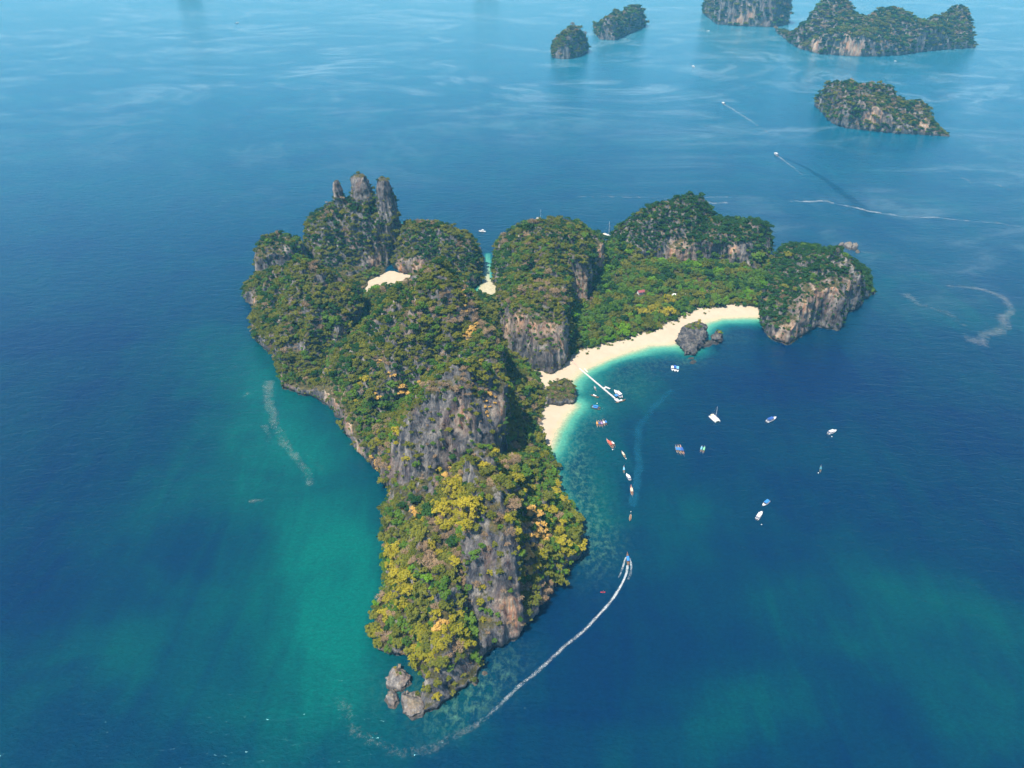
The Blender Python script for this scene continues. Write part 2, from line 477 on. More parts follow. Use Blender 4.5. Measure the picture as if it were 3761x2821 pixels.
def water_mat():
    t = NT('sea_water')
    teal = t.n('ShaderNodeAttribute', attribute_name='teal').outputs['Fac']
    shal = t.n('ShaderNodeAttribute', attribute_name='shallow').outputs['Fac']
    reef = t.n('ShaderNodeAttribute', attribute_name='reef').outputs['Fac']
    wisp = t.n('ShaderNodeAttribute', attribute_name='wisp').outputs['Fac']
    n1 = t.noise(t.pos((0.006, 0.010, 0.01)), 1.0, 5, 0.55, 1.2)
    n2 = t.noise(t.pos((0.03, 0.022, 0.03)), 1.0, 5, 0.6, 1.0)
    n3 = t.n('ShaderNodeTexNoise', {'Vector': t.n('ShaderNodeMapping', {0: t.n('ShaderNodeNewGeometry').outputs['Position'], 2: (0, 0, 0.5), 3: (0.045, 0.011, 0.03)}).outputs[0], 'Scale': 1.0, 'Detail': 6, 'Roughness': 0.62, 'Distortion': 0.9}).outputs[0]
    tf = t.math('ADD', teal, t.math('MULTIPLY', t.math('SUBTRACT', n1, 0.5), 0.65))
    tf = t.math('ADD', tf, t.math('MULTIPLY', t.math('SUBTRACT', n3, 0.5), 0.55))
    tf = t.math('ADD', tf, t.math('MULTIPLY', t.math('SUBTRACT', n2, 0.5), 0.22), clamp=True)
    c = t.ramp(tf, [(0.0, (0.0000, 0.012, 0.052)), (0.35, (0.0000, 0.024, 0.052)), (0.7, (0.0001, 0.048, 0.055)), (1.0, (0.0002, 0.088, 0.074))])
    sheen_f = t.n('ShaderNodeAttribute', attribute_name='painted_sky_sheen').outputs['Fac']
    c = t.mix(sheen_f, c, t.mix(tf, (0.0005, 0.076, 0.158), (0.001, 0.138, 0.190)))  # far brightening by sky reflection and haze, painted into the water colour
    haze_f = t.n('ShaderNodeAttribute', attribute_name='painted_far_haze').outputs['Fac']
    c = t.mix(haze_f, c, (0.055, 0.235, 0.300))  # pale distance haze painted over the farthest water
    # shallows: turquoise to pale sand bottom
    sn = t.math('ADD', shal, t.math('MULTIPLY', t.math('SUBTRACT', n2, 0.5), 0.16))
    sf = t.ramp(sn, [(0.08, 0.0), (0.42, 1.0)])
    c = t.mix(sf, c, t.ramp(sn, [(0.25, (0.006, 0.145, 0.130)), (0.55, (0.07, 0.28, 0.20)), (0.75, (0.21, 0.33, 0.205)), (0.92, (0.42, 0.38, 0.25))]))
    # reef: mottled coral and sand bottom
    rn = t.noise(t.pos((0.24, 0.17, 0.2)), 1.0, 8, 0.75, 0.3)
    rf = t.math('MULTIPLY', t.ramp(rn, [(0.46, 0.0), (0.66, 1.0)]), reef, clamp=True)
    c = t.mix(t.math('MULTIPLY', rf, 0.6), c, (0.075, 0.185, 0.12))
    rd = t.math('MULTIPLY', t.ramp(rn, [(0.34, 1.0), (0.46, 0.0)]), reef, clamp=True)
    c = t.mix(t.math('MULTIPLY', rd, 0.55), c, (0.003, 0.055, 0.055))
    # drifting pale plankton slicks
    wv = t.pos((0.0014, 0.0022, 0.01))
    w1 = t.n('ShaderNodeTexNoise', {'Vector': wv, 'Scale': 1.0, 'Detail': 7, 'Roughness': 0.62, 'Distortion': 2.2}).outputs[0]
    wl = t.math('ABSOLUTE', t.math('SUBTRACT', w1, 0.5))
    wf = t.math('MULTIPLY', t.ramp(wl, [(0.0, 1.0), (0.035, 0.35), (0.10, 0.0)]), wisp)
    w2 = t.noise(t.pos((0.0025, 0.0045, 0.01)), 1.0, 6, 0.6, 1.5)
    wf = t.math('MULTIPLY', wf, t.ramp(w2, [(0.42, 0.0), (0.62, 1.0)]), clamp=True)
    c = t.mix(t.math('MULTIPLY', wf, 0.20), c, (0.50, 0.64, 0.68))
    # wind chop: bump, plus light and dark wave faces painted into the colour
    b1 = t.noise(t.pos((0.28, 0.42, 0.3)), 1.0, 3, 0.6, 0.3)
    b2 = t.noise(t.pos((0.06, 0.13, 0.1)), 1.0, 3, 0.5, 0.5)
    hh = t.math('ADD', t.math('MULTIPLY', b1, 0.55), t.math('MULTIPLY', b2, 0.9))
    c = t.mix(1.0, c, t.ramp(t.math('ADD', t.math('MULTIPLY', b1, 0.5), t.math('MULTIPLY', t.noise(t.pos((0.55, 1.1, 0.5)), 1.0, 4, 0.65, 0.4), 0.5)), [(0.36, 0.80), (0.5, 1.0), (0.64, 1.24)]), 'MULTIPLY')
    bp = t.n('ShaderNodeBump', {'Strength': 0.8, 'Distance': 1.2, 'Height': hh})
    b = t.n('ShaderNodeBsdfPrincipled', {'Base Color': c, 'Roughness': 0.16, 'IOR': 1.42, 'Normal': bp.outputs[0], 'Specular Tint': (0.34, 0.84, 1.0, 1.0)})
    return t.done(b)
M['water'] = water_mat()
# ---------------------------------------------------------------- the main island
C = {}
C['front'] = ([(1564,2614),(1612,2592),(1648,2565),(1725,2508),(1770,2452),(1775,2429),(1811,2395),(1851,2366),(1888,2348),(1933,2307),(1969,2271),(1978,2230),(2005,2196),(2032,2153),(2064,2117),(2095,2077),(2113,2045),(2142,2009),(2142,1960),(2110,1905),(2081,1883),(2045,1824),(2048,1783),(2027,1702),(2004,1639),
    (1940,1640,15),(1860,1620,35),(1760,1640,45),(1640,1690,45),(1540,1780,25),(1440,1830,4),(1425,1850),(1421,1892),(1416,1964),(1425,2045),(1432,2104),(1406,2190),(1384,2262),(1385,2325),(1392,2366),(1404,2388),(1436,2400),(1496,2410),(1522,2430),(1552,2462),(1570,2500),(1566,2574)],
   [(1575,2560,9),(1610,2450,22),(1560,2440,13),(1650,2500,10),(1500,2400,13),(1440,2350,10),(1430,2200,12),(1445,2000,14),(1500,2050,36),(1550,2250,30),(1480,2280,20),(1600,1850,50),(1490,1850,30),(1640,2020,48),(1650,2350,32),(1700,2420,15),(1750,2340,16),(1690,2180,40),
    (1735,1990,48),(1820,1960,50),(1720,1730,58),(1840,1850,60),(1800,2120,30),(1860,2200,16),(1850,2050,38),(1740,2250,20),(1960,1850,40),(2050,1950,22),(2095,1965,14),(2000,2080,22),(1930,2200,18),(1950,1700,24),(2010,1760,16),(1880,1700,42),(1660,1720,44)], 7)
C['spur'] = ([(1712,1965,46),(1706,2170,34),(1730,2260,18),(1765,2420,2),(1811,2393,0),(1851,2364,0),(1888,2346,0),(1925,2313,2),(1908,2200,16),(1900,2080,32),(1890,1960,44),(1872,1850,52),(1815,1730,64),(1735,1712,68),(1700,1780,60),(1745,1860,58)],
   [(1733,1745,84),(1780,1770,86),(1830,1830,84),(1850,1900,80),(1800,1965,76),(1735,1985,72),(1865,1985,72),(1855,2100,54),(1740,2100,52),(1800,2150,46),(1850,2250,26),(1780,2300,24),(1870,2325,9),(1740,2240,34),(1900,2200,30),(1888,2280,16)], 3)
C['crag'] = ([(1394,1756,4),(1436,1830,4),(1480,1832,12),(1560,1800,20),(1600,1730,34),(1690,1695,38),(1770,1675,40),(1840,1625,42),(1866,1560,40),(1870,1450,40),(1800,1400,55),(1650,1400,55),(1500,1480,45),(1420,1600,25),(1400,1700,10)],
   [(1638,1336,116,1),(1602,1372,104,1),(1557,1431,91,1),(1530,1476,80,1),(1493,1530,70,1),(1462,1566,60),(1430,1648,40),(1692,1345,110,1),(1760,1354,104,1),(1819,1386,96,1),(1862,1440,84),(1445,1740,26),(1470,1700,40),(1500,1640,56),(1580,1560,72),(1650,1500,84),(1750,1500,82),(1820,1480,79),(1650,1600,61),(1750,1600,61),(1560,1690,46),(1830,1560,64),(1640,1420,98),(1750,1420,95)], 3)
C['main'] = ([(1150,1462),(1160,1350,10),(1230,1230,20),(1330,1150,25),(1400,1085,15),(1480,1062),(1620,1060),(1740,1085),(1813,1118),(1830,1200,10),(1860,1300,25),(1868,1400,35),(1860,1500,40),(1650,1500,55),(1480,1640,35),(1425,1790),(1394,1756),(1362,1720),(1331,1684),(1299,1643),(1277,1607),(1263,1557),(1231,1517),(1195,1480)],
   [(1580,978,118,1),(1622,990,114,1),(1664,1014,104,1),(1686,1059,94,1),(1740,1100,86,1),(1790,1204,78,1),(1822,1258,72,1),(1520,1022,104,1),(1451,1068,85,1),(1406,1122,71,1),(1361,1177,60,1),(1325,1213,50,1),(1257,1285,35),(1200,1380,22),(1190,1440,15),(1245,1490,18),(1450,1250,74),(1550,1200,88),(1600,1150,94),(1350,1350,46),(1300,1450,30),(1600,1300,66),(1700,1250,76),(1420,1450,36),(1500,1380,48),(1340,1640,20),(1300,1565,18),(1390,1700,16),(1400,1600,30),(1830,1330,62),(1850,1250,25),(1800,1150,25),(1866,1330,30)], 8)
C['left'] = ([(1150,1462),(1105,1454),(1041,1428),(1032,1360),(1003,1309),(952,1267),(927,1190),(935,1131),(906,1114),(900,1059),(945,1009),(1050,985),(1180,1000),(1260,1040),(1302,1091),(1340,1130,5),(1350,1160,22),(1260,1270,18),(1190,1380,9)],
   [(925,1050,20),(940,1032,30),(1000,1000,46,1),(1067,982,60,1),(1139,960,78,1),(1175,978,74,1),(1211,1005,66,1),(1257,1036,56,1),(1297,1077,46),(1343,1149,36),(1100,1150,50),(1000,1150,32),(1040,1300,26),(1120,1350,18),(1080,1400,14),(1200,1150,48),(1240,1250,28),(960,1100,24),(960,1200,17),(1150,1420,9),(1050,1390,14)], 7)
C['tower'] = ([(1230,1030),(1300,1014),(1370,988),(1436,972),(1452,900),(1466,838),(1440,790),(1350,770),(1250,790),(1185,835),(1130,900),(1130,960),(1180,1000)],
   [(1290,732,82,1),(1350,740,80,1),(1222,755,72,1),(1190,790,60),(1168,850,45),(1140,895,32),(1300,960,13),(1300,900,33),(1300,850,49),(1300,800,65),(1390,800,64),(1385,762,76,1),(1437,805,54,1),(1455,840,44),(1452,900,26),(1380,900,32),(1380,850,48),(1200,900,33),(1200,850,49),(1220,970,12),(1425,940,16)], 8)
C['knoll'] = ([(945,1009),(952,965),(985,940),(1040,930),(1110,930),(1140,985),(1050,1005)],
   [(965,915,28),(1010,890,33),(1060,895,34),(1100,920,32),(960,960,20)], 4)
C['lagoon'] = ([(1444,985),(1483,1009),(1560,1030),(1680,1066),(1725,1068),(1760,1045),(1768,1000),(1762,950),(1730,905),(1650,870),(1550,860),(1480,870),(1458,920)],
   [(1505,826,50,1),(1555,820,56,1),(1618,826,54,1),(1664,847,50,1),(1709,869,46,1),(1750,901,38,1),(1775,940,26),(1465,850,40),(1480,950,22),(1560,960,26),(1650,970,29),(1740,1010,19),(1465,900,30)], 6)
C['dome'] = ([(1835,1110,3),(1822,1050),(1818,1010),(1818,960),(1845,905),(1900,870),(2000,850),(2130,860),(2210,905),(2217,985,8),(2180,1040,8),(2157,1108,6),(2108,1090,12),(2095,1160,8),(2087,1250,5),(2084,1331,2),(2066,1358,2),(2021,1372,2),(1981,1367,2),(1930,1300,12),(1870,1270,15),(1830,1200,15)],
   [(1830,930,30),(1900,850,55),(1980,815,60,1),(2057,800,68,1),(2130,825,63,1),(2190,875,54,1),(2200,905,48),(2000,900,70),(1900,950,52),(1850,1000,32),(2100,950,64),(2125,990,54),(1950,1040,62),(2040,1040,64),(1860,1080,45),(1870,1150,50),(1960,1150,58),(2060,1140,56),(2080,1200,46),(1900,1200,45),(1990,1230,42),(1850,1200,35),(2070,1290,26)], 6)
C['back'] = ([(2235,900),(2300,850),(2420,810),(2560,800),(2700,810),(2795,850),(2822,900),(2820,969),(2790,1000,8),(2740,975,8),(2640,960,8),(2500,965,8),(2400,950,8),(2330,960,8),(2250,970,8)],
   [(2270,880,20),(2330,800,45,1),(2400,760,58,1),(2460,735,66,1),(2530,725,71,1),(2600,755,60,1),(2650,820,40,1),(2700,830,41,1),(2760,811,51,1),(2800,840,46),(2815,880,32),(2400,860,40),(2500,890,32),(2560,900,33),(2680,890,36),(2750,930,26),(2450,800,56),(2330,900,25)], 7)
C['head'] = ([(2793,1168),(2800,1200),(2830,1250),(2888,1270),(2940,1240),(2970,1220),(3010,1200),(3050,1215),(3083,1213),(3095,1180),(3110,1150),(3140,1145),(3180,1095),(3205,1076),(3203,1055),(3185,1010),(3160,985),(3080,960),(2960,960),(2880,950),(2830,975),(2800,1040),(2790,1130)],
   [(2850,1020,26),(2870,950,29),(2930,985,36),(3000,955,47),(3078,922,62),(3140,960,56),(3168,1010,45),(3180,1060,20),(3195,1062,8),(2840,1190,17),(2900,1170,27),(2942,1109,40),(2980,1055,49),(3050,1020,53),(3130,1010,50),(2830,1100,26),(2808,1150,15),(2840,1220,12)], 7)
C['knob'] = ([(2004,1499),(2045,1496),(2104,1480),(2117,1453),(2100,1430),(2030,1420),(1995,1450)],
   [(2050,1430,15),(2020,1440,13),(2090,1420,14),(2075,1405,15),(2100,1440,10)], 4)
FLAT = ([(2085,1331,3),(2112,1300),(2202,1272),(2338,1236),(2400,1223),(2490,1173),(2558,1137),(2640,1132),(2680,1123),(2793,1132),(2840,1060),(2830,965),(2740,940),(2500,930),(2330,930),(2225,915),(2150,1000),(2080,1150)],
   [(2112,1290,3),(2202,1262,3.2),(2338,1226,3.2),(2490,1165,3.2),(2680,1115,3.2),(2780,1110,4),(2300,1100,6),(2600,1020,8),(2400,980,10),(2750,1000,9),(2230,940,8),(2150,1150,8)], 8)
VALE = ([(1815,1125,1),(1870,1150,8),(1900,1300,8),(1981,1367,3),(1990,1395,2),(1990,1440,2),(2000,1499,2),(1975,1557,2),(1980,1590,2),(2004,1639,1),(1960,1720,15),(1840,1650,30),(1840,1400,30),(1820,1250,15)],
   [(1850,1450,34),(1890,1550,28),(1960,1560,8),(1985,1480,5),(1960,1400,10),(1880,1320,14),(1850,1200,10),(1940,1660,16),(1990,1640,6),(1820,1140,3),(1920,1450,20)], 6)
MANG = ([(1240,1060),(1290,1015),(1370,985),(1425,975),(1405,1010),(1355,1032),(1340,1066),(1300,1095)],
   [(1300,1050,3.2),(1350,1020,3.2),(1400,1003,3.2),(1290,1080,3.2)], 5)
BACK = {'front': (0, 8), 'crag': (14, 4), 'spur': (4, 2), 'main': (70, 10), 'left': (35, 12), 'tower': (40, 26), 'knoll': (12, 5), 'lagoon': (50, 22), 'dome': (45, 8), 'back': (60, 25), 'head': (45, 12), 'knob': (5, 4)}
SADDLE = ([(1325,1100),(1400,1072),(1480,1062),(1560,1080),(1500,1140,14),(1400,1160,16),(1335,1150,10)], [(1370,1095,10),(1450,1078,12),(1400,1120,14),(1520,1075,14),(1345,1115,9)], 5)
GULLY += [(np.array([W2(*q) for q in l]), d, w) for l, d, w in [
    ([(1560,1060,100),(1480,1180,82),(1400,1300,58),(1310,1470,28)], 9, 8), ([(1640,1110,100),(1580,1250,82),(1500,1380,50),(1400,1480,36)], 11, 8), ([(1720,1150,84),(1700,1250,76),(1660,1310,64)], 8, 7),
    ([(1130,1000,72),(1090,1180,48),(1060,1380,16)], 8, 7), ([(1200,1030,62),(1190,1200,42),(1150,1400,12)], 8, 8), ([(1290,780,72),(1270,850,48),(1250,960,14)], 7, 6), ([(1370,790,66),(1380,880,40),(1370,960,12)], 6, 6),
    ([(2000,830,62),(1950,960,62),(1940,1130,58)], 8, 7), ([(2080,830,64),(2070,960,64),(2050,1100,60)], 7, 7), ([(1640,1960,52),(1580,2120,40),(1530,2360,18)], 8, 7), ([(1500,1900,36),(1460,2080,20)], 6, 6), ([(1960,1780,44),(2010,1900,30),(2070,2010,14)], 7, 7),
    ([(1690,1400,104),(1690,1500,88),(1680,1660,48)], 7, 5), ([(1560,1480,80),(1540,1620,58),(1500,1760,24)], 6, 5), ([(1600,830,52),(1590,930,34)], 7, 7), ([(2440,790,56),(2430,880,36)], 7, 7), ([(2580,790,54),(2600,880,34)], 8, 7), ([(3040,960,52),(3000,1040,48)], 5, 6), ([(1590,1000,108),(1640,1130,96),(1650,1290,70)], -6, 7), ([(1735,1740,80),(1790,1790,80),(1845,1880,76)], -4, 4)]]
comps = [(px_poly(p), px_hts(h), w) + BACK[k] for k, (p, h, w) in C.items()] + [(px_poly(p), px_hts(h), w, 0, 0) for p, h, w in (FLAT, VALE, MANG, SADDLE)]
def tower(u, v, y, width_px, zb, topfrac=0.4, flare=1.5):
    d = ray_dir(u, v); k = y / d.y
    z = CAM_H + d.z * k; x = d.x * k
    dep = y * cP + (CAM_H - z) * sP
    r = width_px / FOC * dep / 2
    return (x, y, z, r * topfrac, r * flare, zb, 0, 0)
towers = [tower(1238, 660, 900, 32, 70, 0.3, 1.3), tower(1320, 642, 900, 82, 70, 0.4, 1.2), tower(1404, 650, 892, 64, 45, 0.2, 1.5), tower(1418, 720, 893, 60, 20, 0.4, 1.25),
          tower(1105, 1250, 640, 30, 15, 0.4, 1.4)]
mv, mq = karst(comps, (-350, 462, 232, 1010), 1.6, 1.0, towers)
me_main = new_mesh('island_terrain', mv, mq)
mn = vnormals(mv, mq)
bvh = BVHTree.FromPolygons(mv.tolist(), mq.tolist())
def hit(u, v, tree=None):
    h = (tree or bvh).ray_cast(Vector((0, 0, CAM_H)), ray_dir(u, v))
    return None if h[0] is None else np.array(h[0])
# patches of bare warm stone: (pixel, radius m)
def patch_field(V, patches, tree=None):
    f = np.zeros(len(V))
    for (u, v, r) in patches:
        p = hit(u, v, tree)
        if p is None:
            continue
        q = (V - p) / np.array([r, r, r * 1.5])
        f = np.maximum(f, np.exp(-(q ** 2).sum(1) * 1.3))
    return f
WARM = [(2900,1200,9),(3060,1060,9),(2140,1040,12),(2150,1080,9),(2205,930,9),(2010,1190,10),(1960,1200,9),(1900,1180,9),(1860,1200,8),(2065,1250,8),(2490,905,10),(2470,930,8),(2520,940,8),(2690,920,7),(2985,1080,14),(3010,1060,12),(2960,1120,10),(3110,1050,10),(2960,1160,9),(2870,1240,9),(2930,1215,8),
        (1872,2215,9),(1885,2280,8),(1240,1470,10),(1210,1440,8),(1290,1560,8),(1320,1650,8),(1380,960,9),(1390,975,7),(1470,985,10),(1530,975,8),(1850,1500,8),(935,1105,6),(1700,1540,8)]
warm = patch_field(mv, WARM)
add_attr(me_main, 'warm', warm)
island = link('island_terrain', me_main, M['rock'], kind='structure')
# ---------------------------------------------------------------- trees
def ico(sub):
    bm = bmesh.new(); bmesh.ops.create_icosphere(bm, subdivisions=sub, radius=1.0)
    bm.verts.ensure_lookup_table()
    v = np.array([x.co[:] for x in bm.verts]); f = np.array([[q.index for q in p.verts] for p in bm.faces])
    bm.free()
    return v, f
ICO1 = ico(1)
ICO0 = (ICO1[0], ICO1[1])
def crown_arrays(seed, kind):
    """unit crown (radius about 1, base at z=0): lumpy core clumps plus leaf sprays -> verts, tris, tint"""
    rg = np.random.default_rng(seed)
    V, T, C_ = [], [], []
    n = 0
    def add(v, f, c):
        nonlocal n
        V.append(v); T.append(f + n); C_.append(c); n += len(v)
    bare = kind == 'bare_brown'
    nb = 9 if bare else 15
    flat = rg.uniform(0.6, 0.9); ex = rg.uniform(0.8, 1.2); lean = rg.normal(size=2) * 0.12
    for b in range(nb):
        a = rg.uniform(0, 6.283); rr = math.sqrt(rg.uniform(0, 1)) * 0.80
        if b == 0: rr = 0.0
        cz = 0.50 + flat * 0.70 * math.sqrt(max(0, 1 - (rr / 0.98) ** 2)) * rg.uniform(0.45, 1.1)
        c = np.array([math.cos(a) * rr * ex + lean[0] * cz, math.sin(a) * rr / ex + lean[1] * cz, cz])
        br = rg.uniform(0.17, 0.40) * (0.85 if rr > 0.4 else 1.1)
        tb = rg.uniform(0, 1)
        if not bare:
            v = ICO0[0] * br * 0.74 * rg.uniform(0.7, 1.25, (len(ICO0[0]), 1)) * np.array([1, 1, 0.8]) + c
            add(v, ICO0[1], np.full(len(v), tb * 0.5))
        nl = 40 if bare else 24
        dirs = rg.normal(size=(nl, 3)); dirs[:, 2] += 0.35
        dirs /= np.linalg.norm(dirs, axis=1)[:, None]
        for dd in dirs:
            p = c + dd * br * rg.uniform(0.75, 1.12) * np.array([1, 1, 0.85])
            nn = dd + rg.normal(size=3) * 0.55; nn /= np.linalg.norm(nn)
            t1 = np.cross(nn, rg.normal(size=3)); t1 /= np.linalg.norm(t1); t2 = np.cross(nn, t1)
            s = rg.uniform(0.09, 0.17); s2 = s * rg.uniform(0.5, 0.9)
            if bare:
                s = rg.uniform(0.14, 0.26); s2 = rg.uniform(0.012, 0.03); t1 = dd + rg.normal(size=3) * 0.5; t1 /= np.linalg.norm(t1); t2 = np.cross(t1, rg.normal(size=3)); t2 /= np.linalg.norm(t2)
            q = np.array([p - t1 * s, p + t2 * s2, p + t1 * s, p - t2 * s2])
            add(q, np.array([[0, 1, 2], [0, 2, 3]]), np.full(4, np.clip(tb * 0.6 + rg.uniform(0, 0.4), 0, 1)))
    if bare:
        for b in range(16):
            a = rg.uniform(0, 6.283); e = np.array([math.cos(a) * 0.7, math.sin(a) * 0.7, rg.uniform(0.7, 1.25)])
            s0 = np.array([0, 0, 0.2]); w = np.array([-math.sin(a), math.cos(a), 0]) * 0.03
            q = np.array([s0 - w, s0 + w, e + w * 0.3, e - w * 0.3]); add(q, np.array([[0, 1, 2], [0, 2, 3]]), np.full(4, 0.8))
    return np.concatenate(V), np.concatenate(T), np.concatenate(C_)
def trunk_arrays(seed):
    rg = np.random.default_rng(seed)
    V, T = [], []; n = 0
    def limb(p0, p1, r0, r1):
        nonlocal n
        d = p1 - p0; d /= np.linalg.norm(d)
        a = np.cross(d, [0.3, 0.9, 0.1]); a /= np.linalg.norm(a); b = np.cross(d, a)
        for p, r in ((p0, r0), (p1, r1)):
            for k in range(6):
                an = k * 1.0472
                V.append(p + (a * math.cos(an) + b * math.sin(an)) * r)
        for k in range(6):
            k2 = (k + 1) % 6
            T.append([n + k, n + k2, n + 6 + k2]); T.append([n + k, n + 6 + k2, n + 6 + k])
        n += 12
    top = np.array([rg.uniform(-.08, .08), rg.uniform(-.08, .08), 0.6])
    limb(np.array([0, 0, -0.5]), top, 0.09, 0.06)
    for k in range(4):
        a = k * 1.57 + rg.uniform(-.4, .4)
        limb(top - np.array([0, 0, 0.1 * k * 0.5]), np.array([math.cos(a) * 0.5, math.sin(a) * 0.5, rg.uniform(0.8, 1.05)]), 0.045, 0.015)
    return np.array(V), np.array(T)

PROTO_COL = bpy.data.collections.new('tree_kinds')      # only a library for the canopy, not in the scene itself
CROWN, TRUNK, NVAR = {}, [], 3
for s in range(3):
    tv, tf = trunk_arrays(50 + s)
    me = new_mesh('trunk', tv, tf, False); me.materials.append(M['bark']); TRUNK.append((me, tv, tf))
for ki, kd in enumerate(KINDS):
    for s in range(NVAR):
        v, f, c = crown_arrays(100 * ki + s, kd)
        me = new_mesh('crown', v, f, False); me.materials.append(LEAF[kd]); add_attr(me, 'tint', c)
        tv, tf = TRUNK[s][1:]
        me2 = new_mesh('canopy_tree', np.concatenate([v, tv]), np.concatenate([f, tf + len(v)]), False)
        add_attr(me2, 'tint', np.concatenate([c, np.zeros(len(tv))]))
        me2.materials.append(LEAF[kd]); me2.materials.append(M['bark'])
        mi = np.zeros(len(f) + len(tf), np.int32); mi[len(f):] = 1
        me2.polygons.foreach_set('material_index', mi)
        CROWN[(ki, s)] = me
        o = bpy.data.objects.new('k%02d' % (ki * NVAR + s), me2)
        PROTO_COL.objects.link(o)

def scatter(V, Q, n_try, spacing, seed, dens, zmin=2.0):
    """spread-out points on a surface; dens(pos, normal) -> keep probability 0..1 and radius factor"""
    rg = np.random.default_rng(seed)
    a = 0.5 * np.linalg.norm(np.cross(V[Q[:, 2]] - V[Q[:, 0]], V[Q[:, 3]] - V[Q[:, 1]]), axis=1)
    cen = V[Q].mean(1)
    a = np.where(cen[:, 2] > zmin, a, 0)
    fi = rg.choice(len(Q), n_try, p=a / a.sum())
    w = rg.uniform(0, 1, (n_try, 2))
    q = V[Q[fi]]
    P = (q[:, 0] * (1 - w[:, :1]) + q[:, 1] * w[:, :1]) * (1 - w[:, 1:]) + (q[:, 3] * (1 - w[:, :1]) + q[:, 2] * w[:, :1]) * w[:, 1:]
    nn = np.cross(q[:, 2] - q[:, 0], q[:, 3] - q[:, 1]); nn /= np.linalg.norm(nn, axis=1)[:, None] + 1e-9
    keep = rg.uniform(size=n_try) < dens(P, nn)
    P, nn = P[keep], nn[keep]
    sp = spacing(P) if callable(spacing) else np.full(len(P), spacing)
    cell = float(sp.max()); grid = {}; out = []
    Pl = P.tolist()
    for i, p in enumerate(Pl):
        k = (int(p[0] // cell), int(p[1] // cell), int(p[2] // cell))
        ok = True
        for dx in (-1, 0, 1):
            for dy in (-1, 0, 1):
                for dz in (-1, 0, 1):
                    for j in grid.get((k[0] + dx, k[1] + dy, k[2] + dz), ()):
                        b = Pl[j]
                        if (p[0] - b[0]) ** 2 + (p[1] - b[1]) ** 2 + (p[2] - b[2]) ** 2 < sp[i] * sp[i]:
                            ok = False; break
                    if not ok: break
                if not ok: break
            if not ok: break
        if ok:
            grid.setdefault(k, []).append(i); out.append(i)
    return P[out], nn[out], sp[out]

def canopy_group():
    ng = bpy.data.node_groups.new('canopy', 'GeometryNodeTree')
    ng.interface.new_socket('Geometry', in_out='INPUT', socket_type='NodeSocketGeometry')
    ng.interface.new_socket('Geometry', in_out='OUTPUT', socket_type='NodeSocketGeometry')
    N = ng.nodes; L = ng.links
    gi = N.new('NodeGroupInput'); go = N.new('NodeGroupOutput')
    ci = N.new('GeometryNodeCollectionInfo'); ci.inputs['Collection'].default_value = PROTO_COL
    ci.inputs['Separate Children'].default_value = True; ci.inputs['Reset Children'].default_value = True
    def at(name, typ):
        n = N.new('GeometryNodeInputNamedAttribute'); n.data_type = typ; n.inputs['Name'].default_value = name
        return n.outputs[0]
    ip = N.new('GeometryNodeInstanceOnPoints')
    ip.inputs['Pick Instance'].default_value = True
    L.new(gi.outputs[0], ip.inputs['Points']); L.new(ci.outputs[0], ip.inputs['Instance'])
    L.new(at('kind_i', 'INT'), ip.inputs['Instance Index'])
    er = N.new('FunctionNodeEulerToRotation'); L.new(at('rot', 'FLOAT_VECTOR'), er.inputs[0])
    L.new(er.outputs[0], ip.inputs['Rotation']); L.new(at('scl', 'FLOAT_VECTOR'), ip.inputs['Scale'])
    L.new(ip.outputs[0], go.inputs[0])
    return ng
CANOPY = canopy_group()
def canopy(name, P, kind, rot, scl, parent=None, **props):
    me = bpy.data.meshes.new(name)
    me.vertices.add(len(P)); me.vertices.foreach_set('co', np.asarray(P, np.float32).ravel())
    a = me.attributes.new('kind_i', 'INT', 'POINT'); a.data.foreach_set('value', np.asarray(kind, np.int32))
    for nm, ar in (('rot', rot), ('scl', scl)):
        a = me.attributes.new(nm, 'FLOAT_VECTOR', 'POINT'); a.data.foreach_set('vector', np.asarray(ar, np.float32).ravel())
    o = link(name, me, None, parent, kind='stuff', **props)
    md = o.modifiers.new('canopy', 'NODES'); md.node_group = CANOPY
    return o
def choose_kinds(P, seed, table, gold=None):
    """table: rows of weights for each kind at each point"""
    rg = np.random.default_rng(seed)
    Wt = np.clip(table, 0, None); Wt = Wt / Wt.sum(1)[:, None]
    return np.argmax(np.log(Wt) + 0.40 * rg.gumbel(size=Wt.shape), axis=1)

